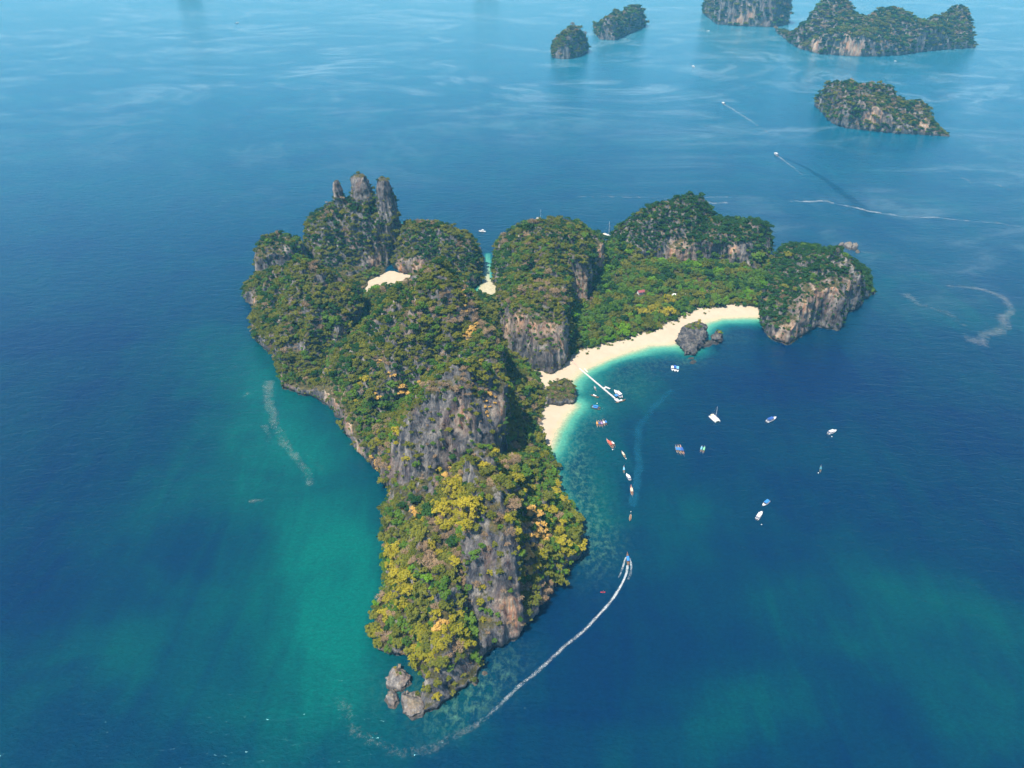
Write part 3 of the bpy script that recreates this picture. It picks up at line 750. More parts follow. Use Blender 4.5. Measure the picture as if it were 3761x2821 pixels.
ROCKY = [(1700,1580,15),(1620,1580,14),(1540,1700,16),(1480,1760,16),(1560,1760,12),(1800,1600,10),(1850,1480,9),(1650,1620,12),(1750,1740,7),(1800,1790,6),(1635,1350,6),(1660,1380,6),(1800,2020,13),(1790,2080,14),(1840,2150,14),(1780,2150,12),(1860,2230,13),(1880,2290,11),(1740,2090,9),(1740,2150,8),(1830,2330,9),(1770,2400,6),(1800,2370,7),(1850,2020,9),
         (2010,1190,12),(1960,1200,11),(1900,1180,10),(1860,1200,9),(2065,1250,9),(1950,1270,16),(2025,1280,17),(2070,1200,9),(2000,1340,9),(2140,1040,12),(2150,1080,9),(2205,930,8),(2490,905,10),(2470,930,8),(2520,940,8),(2690,920,7),(2720,960,7),(2985,1085,15),(3030,1070,14),(2955,1125,12),(3110,1060,12),(2950,1165,13),(2870,1240,12),(2915,1210,12),(3000,1160,13),(3065,1150,13),(3040,1110,12),(3150,1100,9),(2980,1190,9),
         (1240,1470,8),(1290,1590,8),(1330,1660,8),(1200,1450,6),(1170,1020,7),(1250,1220,7),(1110,1270,7),(1300,990,9),(1380,965,9),(1470,985,9),(1530,975,8),(935,1110,7),(1000,930,9),(1020,930,9),(1230,690,7),(1320,670,12),(1410,700,10),(1425,760,10),(1540,2560,8),(1700,2500,7),(1640,2540,7),(1555,2480,5),(2060,1485,7),(2090,1475,7),(2030,1490,7),(1790,1950,8),(1770,2010,9),(1820,2090,10),(1560,1650,9),(1600,1640,9),(1690,1640,9),(1750,1620,8),(1500,1800,9),(1460,1800,8),(1330,690,10)]
rockp = [(hit(u, v), r) for u, v, r in ROCKY]
rockp = [(p, r) for p, r in rockp if p is not None]
ROCKPOLY = [[(2830,1250),(2897,1191),(2942,1109),(2970,1055),(3051,1019),(3100,1030),(3168,1014),(3190,1070),(3140,1145),(3083,1213),(2970,1220),(2888,1270)],
    [(1830,1160),(1930,1155),(1950,1230),(2000,1250),(2050,1230),(2083,1170),(2083,1331),(2021,1372),(1981,1367),(1940,1300),(1860,1285)],
    [(1718,1970),(1760,1960),(1850,1990),(1885,2100),(1905,2200),(1925,2310),(1888,2348),(1811,2395),(1775,2429),(1750,2330),(1830,2260),(1790,2200),(1720,2170)],
    [(1715,1725),(1770,1735),(1830,1800),(1850,1880),(1825,1880),(1790,1790),(1720,1760)],
    [(1440,1640),(1530,1520),(1600,1470),(1720,1470),(1820,1500),(1790,1640),(1700,1670),(1600,1700),(1560,1790),(1480,1830),(1430,1820)],
    [(1835,1380),(1862,1440),(1866,1560),(1835,1560),(1825,1450)], [(2107,1010),(2175,1000),(2170,1060),(2157,1105),(2130,1090),(2108,1060)], [(2185,880),(2215,890),(2215,985),(2195,980)],
    [(2450,890),(2500,880),(2545,930),(2540,960),(2450,955)], [(2690,900),(2715,905),(2780,990),(2740,975),(2700,945)], [(2805,860),(2822,880),(2820,940),(2808,930)],
    [(1150,1425),(1190,1410),(1250,1490),(1290,1560),(1330,1640),(1345,1690),(1300,1643),(1263,1557),(1195,1480),(1105,1454),(1060,1420)],
    [(1235,1010),(1300,985),(1370,950),(1400,940),(1400,965),(1370,985),(1300,1012),(1250,1028)], [(1455,960),(1590,955),(1560,985),(1520,1012),(1460,1005)],
    [(945,930),(985,905),(1030,905),(1050,960),(1000,990),(945,1005)], [(900,1075),(960,1085),(955,1120),(915,1130)],
    [(1550,2490),(1600,2510),(1640,2450),(1700,2440),(1770,2430),(1725,2508),(1612,2592),(1564,2614),(1548,2570)]]
for pl in ROCKPOLY:
    pa = np.array(pl, float); stp = 15 if pa[:, 1].mean() > 1300 else 10
    U_, V_ = np.meshgrid(np.arange(pa[:, 0].min(), pa[:, 0].max(), stp), np.arange(pa[:, 1].min(), pa[:, 1].max(), stp))
    ins = poly_sd(U_, V_, pa) > 0
    for u, v in zip(U_[ins], V_[ins]):
        q_ = hit(u, v)
        if q_ is not None and noise3(q_[0] / 9, q_[1] / 9, q_[2] / 9) < 0.42:
            rockp.append((q_, 5.4))
GOLD = [(1810,1480,6),(1790,1460,5),(1790,1510,4),(1555,1395,4),(1480,1430,4),(1380,1460,5),(1640,1730,6),(1610,1700,5),(1380,1690,6),(1395,1720,5),(1200,1365,4),(1520,1870,6),(1970,1890,6),(1980,1960,7),(1940,2040,6),(1960,1980,6),(1990,1940,6),(1930,2000,4),(1930,2090,5),(1620,2290,4),(1600,2270,3),(1740,1210,6),(1720,1240,5),(1690,1080,5),(1700,1140,4),(1430,1380,4),(1500,1450,4),(1400,1330,4)]
goldp = [(hit(u, v), r) for u, v, r in GOLD]
goldp = [(p, r) for p, r in goldp if p is not None]
def blobs(P, lst, soft=0.7):
    f = np.zeros(len(P)); o = np.argsort(P[:, 1]); ys = P[o, 1]
    for p, r in lst:
        i0, i1 = np.searchsorted(ys, p[1] - 2.2 * r), np.searchsorted(ys, p[1] + 2.2 * r)
        k = o[i0:i1]
        f[k] = np.maximum(f[k], np.exp(-(((P[k] - p) / r) ** 2).sum(1) * soft))
    return f
flat_xy = np.array(px_poly(FLAT[0]))
HOUSES = [('small white house with a maroon roof among the forest trees', 2353, 1078, 7.5, 5.0, 3.0, 0.35),
          ('little white hut showing between the trees right of the maroon-roofed house', 2473, 1088, 4.0, 3.0, 2.6, 0.1, 'white'),
          ('narrow white hut farther right among the forest trees', 2512, 1092, 2.0, 2.0, 4.0, 0.2, 'white')]
hp = [(hit(a[1], a[2]), a[3]) for a in HOUSES]
hp = [(p + np.array([0, -w * 0.9, 0]), w * 1.25) for p, w in hp if p is not None]
def main_dens(P, nn):
    st = nn[:, 2] + 0.36 * fbm(P[:, 0] / 7, P[:, 1] / 7, P[:, 2] / 7, 2) + 0.22 * noise3(P[:, 0] / 26, P[:, 1] / 26, P[:, 2] / 26)
    st = st + 0.16 * ((P[:, 1] > 835) & (P[:, 0] < -110))
    d = sstep(0.04, 0.36, st)
    d = np.maximum(d, 0.035 * (nn[:, 2] > -0.3))
    return (d * (1 - 0.93 * blobs(P, rockp) > 0.42) + 0.10 * (nn[:, 2] > -0.1)) * (blobs(P, hp, 0.7) < 0.5) * (1 - 0.93 * ((P[:, 2] > 86) & (P[:, 1] > 860)))
def main_space(P):
    inflat = poly_sd(P[:, 0], P[:, 1], flat_xy) > 0
    g = np.random.default_rng(3)
    n = len(P); r = g.uniform(0.0, 1.0, n)
    first = np.arange(n) < n * 0.05                      # the big crowns settle first, small ones fill the gaps
    nearf = 0.84 + 0.38 * sstep(480, 380, P[:, 1])
    sp = np.where(first, 6.6 + 3.4 * r, 3.1 + 2.9 * r ** 1.4) * nearf
    return np.where(inflat & (P[:, 2] < 25), np.where(first, 8.5 + 3.5 * r, 4.0 + 3.2 * r), sp)
tp, tn, tsp = scatter(mv, mq, 140000, main_space, 11, main_dens, 2.3)
X_, Y_, Z_ = tp.T
n1 = noise3(X_ / 38, Y_ / 38, Z_ / 38); n2 = noise3(X_ / 15 + 40, Y_ / 15, Z_ / 15)
n3 = noise3(X_ / 55 + 9, Y_ / 55, Z_ / 55 + 3)
near = sstep(560, 330, Y_); far = sstep(680, 800, Y_); right = sstep(90, 200, X_) * sstep(560, 650, Y_)
inflat = ((poly_sd(X_, Y_, flat_xy) > 0) & (Z_ < 22)).astype(float)
T_ = np.zeros((len(tp), 7))
T_[:, 0] = 0.55 + 0.9 * n2 + 0.8 * right * (1 - inflat) + 0.35 * far - 0.30 * near - 0.25 * inflat
T_[:, 1] = 0.65 + 0.8 * n1 + 0.3 * inflat + 0.25 * near
T_[:, 2] = 0.95 - 0.7 * n2 + 0.4 * n3 - 0.75 * right * (1 - inflat) - 0.1 * inflat
T_[:, 3] = 0.14 + 1.0 * near * sstep(-0.2, 0.6, n1) + 0.2 * inflat * sstep(0, 0.6, n2) + 0.35 * near - 0.12 * right
T_[:, 4] = 0.18 + 0.35 * sstep(0.1, 0.6, n3) + 0.45 * inflat + 0.18 * near
T_[:, 5] = 0.34 + 1.0 * sstep(0.05, 0.6, n3 * 0.6 + n2 * 0.6) + 0.35 * near - 0.30 * right - 0.25 * inflat
T_[:, 6] = 0.015 + 0.04 * near
T_[:, 3] += 0.32 * sstep(440, 480, Y_) * sstep(660, 600, Y_) * sstep(-0.1, 0.5, n1) * (X_ < 15)
T_ = np.clip(T_, 0.0, None) ** 1.5 + 0.004
gb = blobs(tp, goldp, 0.8)
T_[:, 6] += 9 * sstep(0.3, 0.6, gb)
bright = [(hit(u, v), r) for u, v, r in [(1660,1800,9),(1700,1830,10),(1600,1720,5),(1720,1860,8),(1650,1900,7),(1790,1700,4),(2380,1150,8),(2440,1145,7),(2470,1110,6),(1610,2030,5),(1540,2430,6),(1580,2500,6),(1600,2350,8),(1480,2150,7)]]
T_[:, 3] += 2.5 * blobs(tp, [(p, r) for p, r in bright if p is not None])
tk = choose_kinds(tp, 5, T_)
rg = np.random.default_rng(21)
tr = tsp * rg.uniform(0.74, 1.03, len(tp)); tr = np.where(tsp > 6.5, tr * 0.78, tr)
tr = np.where(tk == 6, tr * 0.8, tr)
tz = tr * rg.uniform(0.68, 1.05, len(tp)) * np.where(inflat > 0, 1.35, 1.0)
steepp = 1 - np.clip(tn[:, 2], 0, 1)
tr = tr * (1 - 0.35 * sstep(0.6, 0.95, steepp)); tz = tz * (1 - 0.35 * sstep(0.6, 0.95, steepp))
nearrock = 1 - 0.38 * sstep(0.05, 0.4, blobs(tp, rockp)); tr = tr * nearrock; tz = tz * nearrock
knob_c = W2(2055, 1460); small = 1 - 0.45 * (np.hypot(X_ - knob_c[0], Y_ - knob_c[1]) < 17); tr = tr * small; tz = tz * small
tvar = rg.integers(0, NVAR, len(tp))
trot = np.stack([rg.uniform(-.18, .18, len(tp)), rg.uniform(-.18, .18, len(tp)), rg.uniform(0, 6.28, len(tp))], 1)
tscl = np.stack([tr, tr, tz], 1)
tpos = tp - np.stack([0 * tr, 0 * tr, 0.45 * tz], 1) + tn * (0.25 * tr)[:, None]
# the 300 that show largest stand as trees of their own
cz_ = tpos + np.stack([0 * tr, 0 * tr, tz], 1)
depth = cz_[:, 1] * cP + (CAM_H - cz_[:, 2]) * sP
size = tr / depth
order = np.argsort(-size)
single = []
for i in order:
    c = Vector(cz_[i]); e = Vector((0, 0, CAM_H)); d = (c - e); L_ = d.length
    h = bvh.ray_cast(e, d.normalized())
    if h[0] is None or h[3] > L_ - tr[i] * 1.2:
        single.append(i)
    if len(single) >= 300:
        break
def zone_of(p):
    x, y, z = p
    if inflat_at(p):
        row = 'rear' if y > 790 else ('middle' if y > 730 else 'front')
        return 'on forest flat %s by the %s' % (row, 'cliff' if x < 110 else ('headland' if x > 215 else 'beach'))
    if y < 285: return 'at the tip by the boulders' if x < -45 else 'at the tip facing the bay'
    if y < 440:
        band = 'low' if z < 20 else ('midway' if z < 45 else 'high')
        return band + (' above the near headland shore' if x < -62 else (' beside the tall grey cliff' if -40 < x < 4 else (' on the near headland bay side' if x >= 4 else ' on the near headland slope')))
    if y < 620:
        band = 'low' if z < 30 else ('midway' if z < 75 else 'high')
        return band + (' in the small beach valley' if x > 5 else (' on the middle ridge outer cliffs' if x < -100 else ' on the middle ridge'))
    band = 'low' if z < 20 else ('midway' if z < 50 else 'high')
    return band + (' on the outer left hill' if x < -170 else (' on the hidden lagoon hills' if x < -20 else (' on the domed jetty hill' if x < 120 else (' on the orange cliff headland' if x > 280 else ' on the back hill'))))
def inflat_at(p):
    return p[2] < 22 and poly_sd(np.array([p[0]]), np.array([p[1]]), flat_xy)[0] > 0
KNAME = {0: 'dark green', 1: 'green', 2: 'olive', 3: 'yellow-green', 4: 'bright green', 5: 'bare brown', 6: 'golden'}
mask = np.ones(len(tp), bool)
for i in single:
    mask[i] = False
    e = bpy.data.objects.new('tree', None); COL.objects.link(e)
    e.empty_display_size = 1.0
    e.location = tpos[i]; e.rotation_euler = trot[i]; e.scale = tscl[i]
    ht = 'small ' if tr[i] < 3.6 else ('large ' if tr[i] > 5.2 else '')
    z = zone_of(tp[i])
    dn = ((tp - tp[i]) ** 2).sum(1); dn[i] = 1e9; dn[tk == tk[i]] = 1e9
    nb_ = KNAME[int(tk[int(np.argmin(dn))])]
    e['label'] = '%s%s tree by %s %s one %s' % (ht, KNAME[int(tk[i])], 'an' if nb_[0] == 'o' else 'a', nb_, z)
    e['category'] = 'tree'
    e['group'] = ht + KNAME[int(tk[i])] + ' trees ' + z
    link('trunk', TRUNK[tvar[i]][0], None, e)
    link('crown', CROWN[(int(tk[i]), int(tvar[i]))], None, e)
canopy('forest_canopy', tpos[mask], tk[mask] * NVAR + tvar[mask], trot[mask], tscl[mask], label='dense dry tropical forest covering the limestone island', category='forest')
print('trees', len(tp), 'single', len(single))
# ---------------------------------------------------------------- beaches
BEACH_OUT = [(2793,1166),(2725,1164),(2653,1168),(2594,1182),(2530,1225),(2490,1255),(2469,1263),(2383,1268),(2310,1290),(2247,1313),(2184,1340),(2134,1363),(2107,1385),(2090,1410),(2060,1425),(2030,1430),(2000,1435)]
BEACH_IN = [(1960,1420),(1960,1350),(2060,1330),(2080,1290),(2202,1250),(2338,1215),(2400,1200),(2490,1150),(2558,1115),(2640,1110),(2680,1100),(2800,1100),(2815,1150)]
BEACH2 = [(1991,1490),(2108,1490),(2072,1530),(2041,1585),(2018,1648),(1985,1640),(1955,1580),(1950,1530)]
LAG = [(1302,1095),(1330,1066),(1340,1037),(1370,1023),(1406,1012),(1432,1000),(1448,1002),(1462,1007),(1501,1012),(1530,1022),(1600,1045),(1560,1075),(1450,1090),(1360,1110)]
def sheet(name, poly, out_line, h, ztop, slope, seed, margin=6, zmin=-0.8):
    poly = np.array(poly)
    xs = np.arange(poly[:, 0].min() - margin, poly[:, 0].max() + margin, h); ys = np.arange(poly[:, 1].min() - margin, poly[:, 1].max() + margin, h)
    X, Y = np.meshgrid(xs, ys, indexing='ij')
    d = poly_sd(X, Y, poly)
    ol = np.array(out_line); do = np.full(X.shape, 1e9)
    for a, b in zip(ol[:-1], ol[1:]):
        e = b - a; t = np.clip(((X - a[0]) * e[0] + (Y - a[1]) * e[1]) / (e @ e), 0, 1)
        do = np.minimum(do, np.hypot(X - a[0] - t * e[0], Y - a[1] - t * e[1]))
    sdo = np.where(d > 0, do, -do)
    sdo = np.where((d < 0) & (-d < do - 1.0), 8.0, sdo)
    Z = np.clip(sdo * slope + 0.12 * fbm(X / 6, Y / 6, 0 * X + seed, 3), zmin, ztop) + 0.08 * fbm(X / 3, Y / 3, 0 * X + seed, 2)
    ok = (d > -margin)
    idx = -np.ones(X.shape, int); idx[ok] = np.arange(ok.sum())
    V = np.stack([X[ok], Y[ok], Z[ok]], 1)
    q = np.stack([idx[:-1, :-1], idx[1:, :-1], idx[1:, 1:], idx[:-1, 1:]], -1).reshape(-1, 4)
    q = q[(q >= 0).all(1)]
    return link(name, new_mesh(name, V, q), M['sand'], kind='structure')
bo = np.array(px_poly(BEACH_OUT)); bi = np.array(px_poly(BEACH_IN))
b2 = np.array(px_poly(BEACH2)); lag = np.array(px_poly(LAG)); lag = lag.mean(0) + (lag - lag.mean(0)) * 1.14
sheet('beach', np.concatenate([bo, bi]), bo, 1.2, 2.4, 0.09, 1.0)
sheet('small_beach', b2, b2[1:6], 1.2, 2.0, 0.10, 2.0)
sheet('lagoon_sand', lag, lag, 1.5, 0.55, 0.25, 3.0, 3)

# low scrub at the back of the sand
rs = np.random.default_rng(77); sp_ = []
inl = np.array(px_poly([(2100,1312),(2150,1290),(2202,1278),(2270,1258),(2338,1240),(2400,1226),(2450,1200),(2490,1178),(2558,1142),(2640,1136)]))
for a, b in zip(inl[:-1], inl[1:]):
    L_ = np.linalg.norm(b - a); dn_ = (b - a) / L_; nr_ = np.array([dn_[1], -dn_[0]])
    for _ in range(int(L_ * 0.75)):
        t_ = rs.uniform(0, L_); off = rs.exponential(2.6) - 2.5
        if rs.uniform() < 0.62 or off < 0.5: sp_.append(np.append(a + dn_ * t_ + nr_ * off, 1.9))
sp_ = np.array(sp_); r_ = rs.uniform(0.6, 2.2, len(sp_)); k_ = rs.choice([1, 2, 5, 4], len(sp_), p=[0.35, 0.33, 0.22, 0.1])
canopy('beach_scrub', sp_ - np.stack([0 * r_, 0 * r_, 0.5 * r_], 1), k_ * NVAR + rs.integers(0, NVAR, len(sp_)), np.stack([0 * r_, 0 * r_, rs.uniform(0, 6.28, len(sp_))], 1), np.stack([r_, r_, r_ * 0.8], 1), label='low green and brown scrub along the back of the long beach', category='scrub')

# ---------------------------------------------------------------- the sea
def grid_axis(lo, hi, flo, fhi, h, grow=1.18):
    a = list(np.arange(flo, fhi + h, h))
    s = h
    while a[-1] < hi: s *= grow; a.append(a[-1] + s)
    s = h; b = []
    x = flo
    while x > lo: s *= grow; x -= s; b.append(x)
    return np.array(b[::-1] + a)
gx = grid_axis(-15000, 15000, -620, 760, 5); gy = grid_axis(-2500, 16000, 120, 1250, 5)
X, Y = np.meshgrid(gx, gy, indexing='ij')
teal = np.zeros(X.shape); shallow = np.zeros(X.shape); reef = np.zeros(X.shape)
def blob(u, v, rx, ry, a, rot=0.0, f=teal):
    c = W2(u, v); dx = X - c[0]; dy = Y - c[1]
    cr, sr = math.cos(rot), math.sin(rot)
    q = ((dx * cr + dy * sr) / rx) ** 2 + ((-dx * sr + dy * cr) / ry) ** 2
    f += a * (0.62 if f is teal else 1.0) * np.exp(-q)
# cloudy teal water: plumes and shoals
for b in [(1180,1980,55,120,0.58,0.25),(1230,2250,40,80,0.55,0.1),(1000,1600,80,95,0.78,0.5),(800,1250,70,60,0.35,0.2),(560,1900,90,55,0.32,0.4),(450,2400,120,60,0.36,0.2),(1150,2650,60,40,0.5,0.2),(900,2100,60,50,0.2,0),
          (1350,2100,30,70,0.35,0.1),(1000,1350,60,70,0.55,0),(2870,2600,45,28,0.62,0.2),(2640,2640,30,25,0.35,0),(3480,2200,70,35,0.42,-0.5),(3100,2150,60,40,0.28,0),(3560,2600,70,40,0.35,-0.4),(2480,1960,30,45,0.38,0.1),(2620,1880,40,25,0.2,0),
          (2250,1480,60,60,0.32,0),(2330,1400,70,40,0.28,0),(2250,1700,25,60,0.36,0),(2160,1800,22,70,0.34,0.1),(2450,2780,40,25,0.3,0),(2720,1330,40,25,0.22,0),(2200,1950,25,50,0.2,0),(1760,2520,35,30,0.25,0),(3300,1000,90,60,0.2,0),(3500,1150,90,50,0.25,0),(1600,2600,50,30,0.2,0),
          (1450,2540,25,18,0.12,0),(2100,850,160,50,0.12,0)]:
    blob(*b)
for b in [(260,1250,120,90,-0.35,0),(120,2100,60,90,-0.35,0),(640,2080,70,40,-0.2,0.3),(3000,1380,130,60,-0.4,0),(2980,2080,26,45,-0.3,0.3),(2200,2480,90,70,-0.25,0),(3060,2700,60,35,-0.35,0),(3600,1600,90,50,-0.3,0),(100,900,300,120,-0.15,0),(3170,1850,60,40,-0.15,0)]:  # deeper water; the patch below the right headland also holds painted cliff reflection
    blob(*b)
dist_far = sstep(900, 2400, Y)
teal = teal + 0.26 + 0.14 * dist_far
def line_dist(line):
    d = np.full(X.shape, 1e9)
    m = (X > -700) & (X < 800) & (Y > 100) & (Y < 1300)
    x, y = X[m], Y[m]; dd = np.full(x.shape, 1e9)
    for a, b in zip(line[:-1], line[1:]):
        e = b - a; t = np.clip(((x - a[0]) * e[0] + (y - a[1]) * e[1]) / (e @ e + 1e-9), 0, 1)
        dd = np.minimum(dd, np.hypot(x - a[0] - t * e[0], y - a[1] - t * e[1]))
    d[m] = dd
    return d
d1 = line_dist(bo[:14]); d2 = line_dist(b2[1:6]); d2b = line_dist(np.array(px_poly([(2020,1640),(2040,1720),(2050,1800),(2080,1870)])))
wob = 1 + 0.35 * fbm(X / 45, Y / 45, 0 * X + 2.2, 3)
shallow = np.maximum(np.exp(-d1 / (14 * wob)), np.exp(-d2 / (13 * wob)))
shallow = np.maximum(shallow, 0.5 * np.exp(-d2b / (7 * wob)))
chan = px_poly([(1750,1075),(1780,1010),(1785,930),(1800,930),(1800,1015),(1850,1064),(1815,1125)])
dch = poly_sd(X, Y, chan)
shallow = np.maximum(shallow, 0.95 * sstep(-5, 2, dch) * sstep(1000, 800, Y + 0 * X) + 0)
blob(1462, 835, 30, 16, 0.75, 0, shallow)
blob(2150, 1440, 26, 30, 0.10, 0, shallow)
blob(2560, 1290, 24, 14, 0.12, 0, shallow)
# coral along the bay shore and round the tip
for b in [(2090,1760,15,70,0.95,0.05),(2140,1880,20,50,0.75,0.1),(2100,1640,16,35,0.6,0),(2160,1530,18,25,0.6,0),(2240,1420,40,26,0.55,0),(2380,1330,60,22,0.5,0.1),(2640,1240,40,18,0.4,0),(2180,2000,22,22,0.55,0),(1800,2480,26,14,0.75,0.7),(1720,2570,24,12,0.75,0.6),(1500,2530,22,14,0.5,0),(1650,2640,20,10,0.5,0.5),(2540,1330,16,8,0.5,0)]:
    blob(*b, f=reef)
wisp = sstep(1300, 2100, Y) * 0.9 + 0.18 * sstep(950, 1300, Y)
wisp = wisp + 0.35 * sstep(250, 420, X) * sstep(700, 900, Y)
painted_sky_sheen = sstep(560, 2300, Y + 0.25 * np.abs(X)) ** 0.8  # distance ramp of the painted sky reflection and haze
painted_sky_sheen = painted_sky_sheen * (1 - 0.55 * sstep(0, 1, np.exp(-(((X - 60) / 420) ** 2 + ((Y - 640) / 330) ** 2))))
nx_, ny_ = X.shape
idx = np.arange(nx_ * ny_).reshape(nx_, ny_)
q = np.stack([idx[:-1, :-1], idx[1:, :-1], idx[1:, 1:], idx[:-1, 1:]], -1).reshape(-1, 4)
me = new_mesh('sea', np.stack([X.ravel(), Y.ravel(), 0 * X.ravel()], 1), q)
for nm, a in (('teal', np.clip(teal, 0, 1)), ('shallow', np.clip(shallow, 0, 1)), ('reef', np.clip(reef, 0, 1)), ('wisp', np.clip(wisp, 0, 1)), ('painted_sky_sheen', np.clip(painted_sky_sheen, 0, 1)), ('painted_far_haze', 0.75 * sstep(1500, 3800, Y))):
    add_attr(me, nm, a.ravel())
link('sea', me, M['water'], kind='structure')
# ---------------------------------------------------------------- islets and rocks in the water
def rock_object(name, V, Q, mat, label, category, group=None, parent=None):
    c = np.array([V[:, 0].mean(), V[:, 1].mean(), 0.0])
    o = link(name, new_mesh(name, V - c, Q), mat)
    o.location = c
    o['label'] = label; o['category'] = category
    if group: o['group'] = group
    return o
def far_canopy(V, Q, o, spacing, seed, n_try, weights, size=1.0, rocky=()):
    tree = BVHTree.FromPolygons(V.tolist(), Q.tolist())
    rp = [(hit(u, v, tree), r) for u, v, r in rocky]; rp = [(p, r) for p, r in rp if p is not None]
    def dens(P, nn):
        st = nn[:, 2] + 0.4 * fbm(P[:, 0] / 14, P[:, 1] / 14, P[:, 2] / 14, 2) + 0.2 * noise3(P[:, 0] / 40, P[:, 1] / 40, P[:, 2] / 40)
        return sstep(0.12, 0.45, st) * (blobs(P, rp) < 0.5) + 0.03 * (nn[:, 2] > 0)
    rr = np.random.default_rng(seed)
    P, nn, sp = scatter(V, Q, n_try, lambda P: spacing * (0.65 + 0.9 * rr.uniform(0, 1, len(P)) ** 1.6), seed, dens, 3.0)
    T = np.tile(np.array(weights, float), (len(P), 1)); n2 = noise3(P[:, 0] / 40, P[:, 1] / 40, P[:, 2] / 40)
    T[:, 0] += 0.6 * n2; T[:, 2] -= 0.5 * n2; T[:, 5] += 0.4 * n2; T = np.clip(T, 0.01, None)
    k = choose_kinds(P, seed + 1, T)
    r = sp * rr.uniform(0.75, 1.0, len(P)) * size; z = r * rr.uniform(0.7, 1.05, len(P))
    c = np.array(o.location)
    rot = np.stack([0 * r, 0 * r, rr.uniform(0, 6.28, len(P))], 1)
    canopy('forest_cover', P - c - np.stack([0 * r, 0 * r, 0.4 * z], 1) + nn * (0.25 * r)[:, None], k * NVAR + rr.integers(0, NVAR, len(P)), rot, np.stack([r, r, z], 1), parent=o)
WF = [0.8, 0.5, 0.8, 0.03, 0.05, 0.5, 0.005]
def far_island(front, depth, hts, h, label, cw=9, back=60, side=20, spacing=7.0, seed=1, n_try=20000, warm=(), rocky=()):
    f = np.array(px_poly(front))
    cx = f[:, 0].mean()
    b = f[::-1].copy(); b[:, 1] += depth; b[:, 0] = cx + (b[:, 0] - cx) * 0.80 * (1 + depth / 2600.0)
    poly = np.concatenate([f, b])
    bb = (poly[:, 0].min() - 20, poly[:, 0].max() + 20, poly[:, 1].min() - 20, poly[:, 1].max() + 20)
    V, Q = karst([(poly, px_hts(hts), cw, back, side)], bb, h, 1.0, (), 1.5, 1.4)
    tree = BVHTree.FromPolygons(V.tolist(), Q.tolist())
    c = np.array([V[:, 0].mean(), V[:, 1].mean(), 0.0])
    me = new_mesh('rock_island', V - c, Q)
    add_attr(me, 'warm', patch_field(V, warm, tree))
    o = link('rock_island', me, M['rock_far'], label=label, category='island')
    o.location = c
    far_canopy(V, Q, o, spacing, seed, n_try, WF, 1.0, rocky)
    return o
far_island([(3056,456),(3090,468),(3168,479),(3281,490),(3394,496),(3450,499),(3486,501)], 150,
    [(3073,340,60),(3123,320,70),(3213,310,76,1),(3272,328,68,1),(3317,368,50),(3330,388,42),(3362,376,50,1),(3407,398,38),(3421,420,28),(3439,458,12),(3470,490,4),(3056,432,20),(3062,390,36),(3150,420,36),(3250,430,32),(3350,450,20)], 3.0,
    'small cliffed island with a low rocky spit, nearest of the far islands', seed=31, spacing=6.0, n_try=26000, back=40, side=8, warm=[(3075,400,14),(3205,420,22),(3230,430,14),(3400,450,16)], rocky=[(3075,405,14),(3205,415,16),(3230,430,13),(3400,455,14)])
far_island([(2915,167),(2942,181),(3010,199),(3123,207),(3195,208),(3303,203),(3394,190),(3484,181),(3584,176)], 290,
    [(2935,110,40),(2950,75,70),(3014,12,112,1),(3060,-5,124,1),(3110,2,118,1),(3154,58,88,1),(3170,68,84),(3236,30,102,1),(3326,44,96,1),(3389,76,80,1),(3439,53,90,1),(3520,18,106,1),(3575,26,98,1),(3590,60,60),(3585,110,40),(3030,120,56),(3200,140,48),(3350,140,40),(3480,120,44),(2950,150,16)], 5.0,
    'large double-humped forested island, biggest of the far islands', seed=32, spacing=9.0, n_try=36000, side=12, warm=[(2990,150,35),(3110,165,30),(3140,190,26),(3540,110,20)], rocky=[(2990,155,26),(3110,170,22),(3150,190,20)])
far_island([(2633,90),(2718,96),(2836,100),(2895,90)], 300,
    [(2640,40,60),(2650,0,95),(2700,-60,128),(2780,-60,132),(2860,-30,122),(2890,20,80),(2700,50,55),(2840,50,55)], 5.0,
    'tall block-shaped forested island cut off by the upper edge of the view', seed=33, spacing=9.0, n_try=24000, cw=12, side=6, warm=[(2718,80,26),(2760,55,16),(2890,70,14)], rocky=[(2718,80,18)])
far_island([(2030,213),(2060,218),(2090,217),(2130,208),(2157,192)], 150,
    [(2113,90,80,1),(2060,160,38),(2080,130,58),(2145,150,40),(2040,195,12),(2090,140,52),(2135,110,66)], 4.0,
    'lone cone-shaped wooded rock island rising from open sea', seed=34, spacing=8.0, n_try=9000, cw=14, back=50, side=26)
far_island([(2190,127),(2203,145),(2257,149),(2284,136),(2325,120),(2370,97)], 210,
    [(2200,100,30),(2221,65,60),(2240,70,56),(2262,46,62,1),(2303,30,64,1),(2330,19,66,1),(2361,44,50),(2368,75,24),(2260,110,34),(2310,80,40)], 4.5,
    'long knobbly wooded island tapering away behind the cone island', seed=35, spacing=8.5, n_try=12000, cw=12, back=40, side=14)
far_island([(640,-45),(680,-30),(720,-32),(750,-48)], 120, [(660,-110,70),(700,-130,90),(735,-105,60)], 8.0,
    'dark far islet just touching the upper edge, over the open sea', seed=36, spacing=11.0, n_try=3000, cw=20)
far_island([(1740,-45),(1770,-32),(1810,-36),(1830,-50)], 120, [(1760,-110,70),(1790,-130,85),(1820,-105,60)], 8.0,
    'faint far islet touching the upper edge beyond the cone island', seed=37, spacing=11.0, n_try=3000, cw=20)

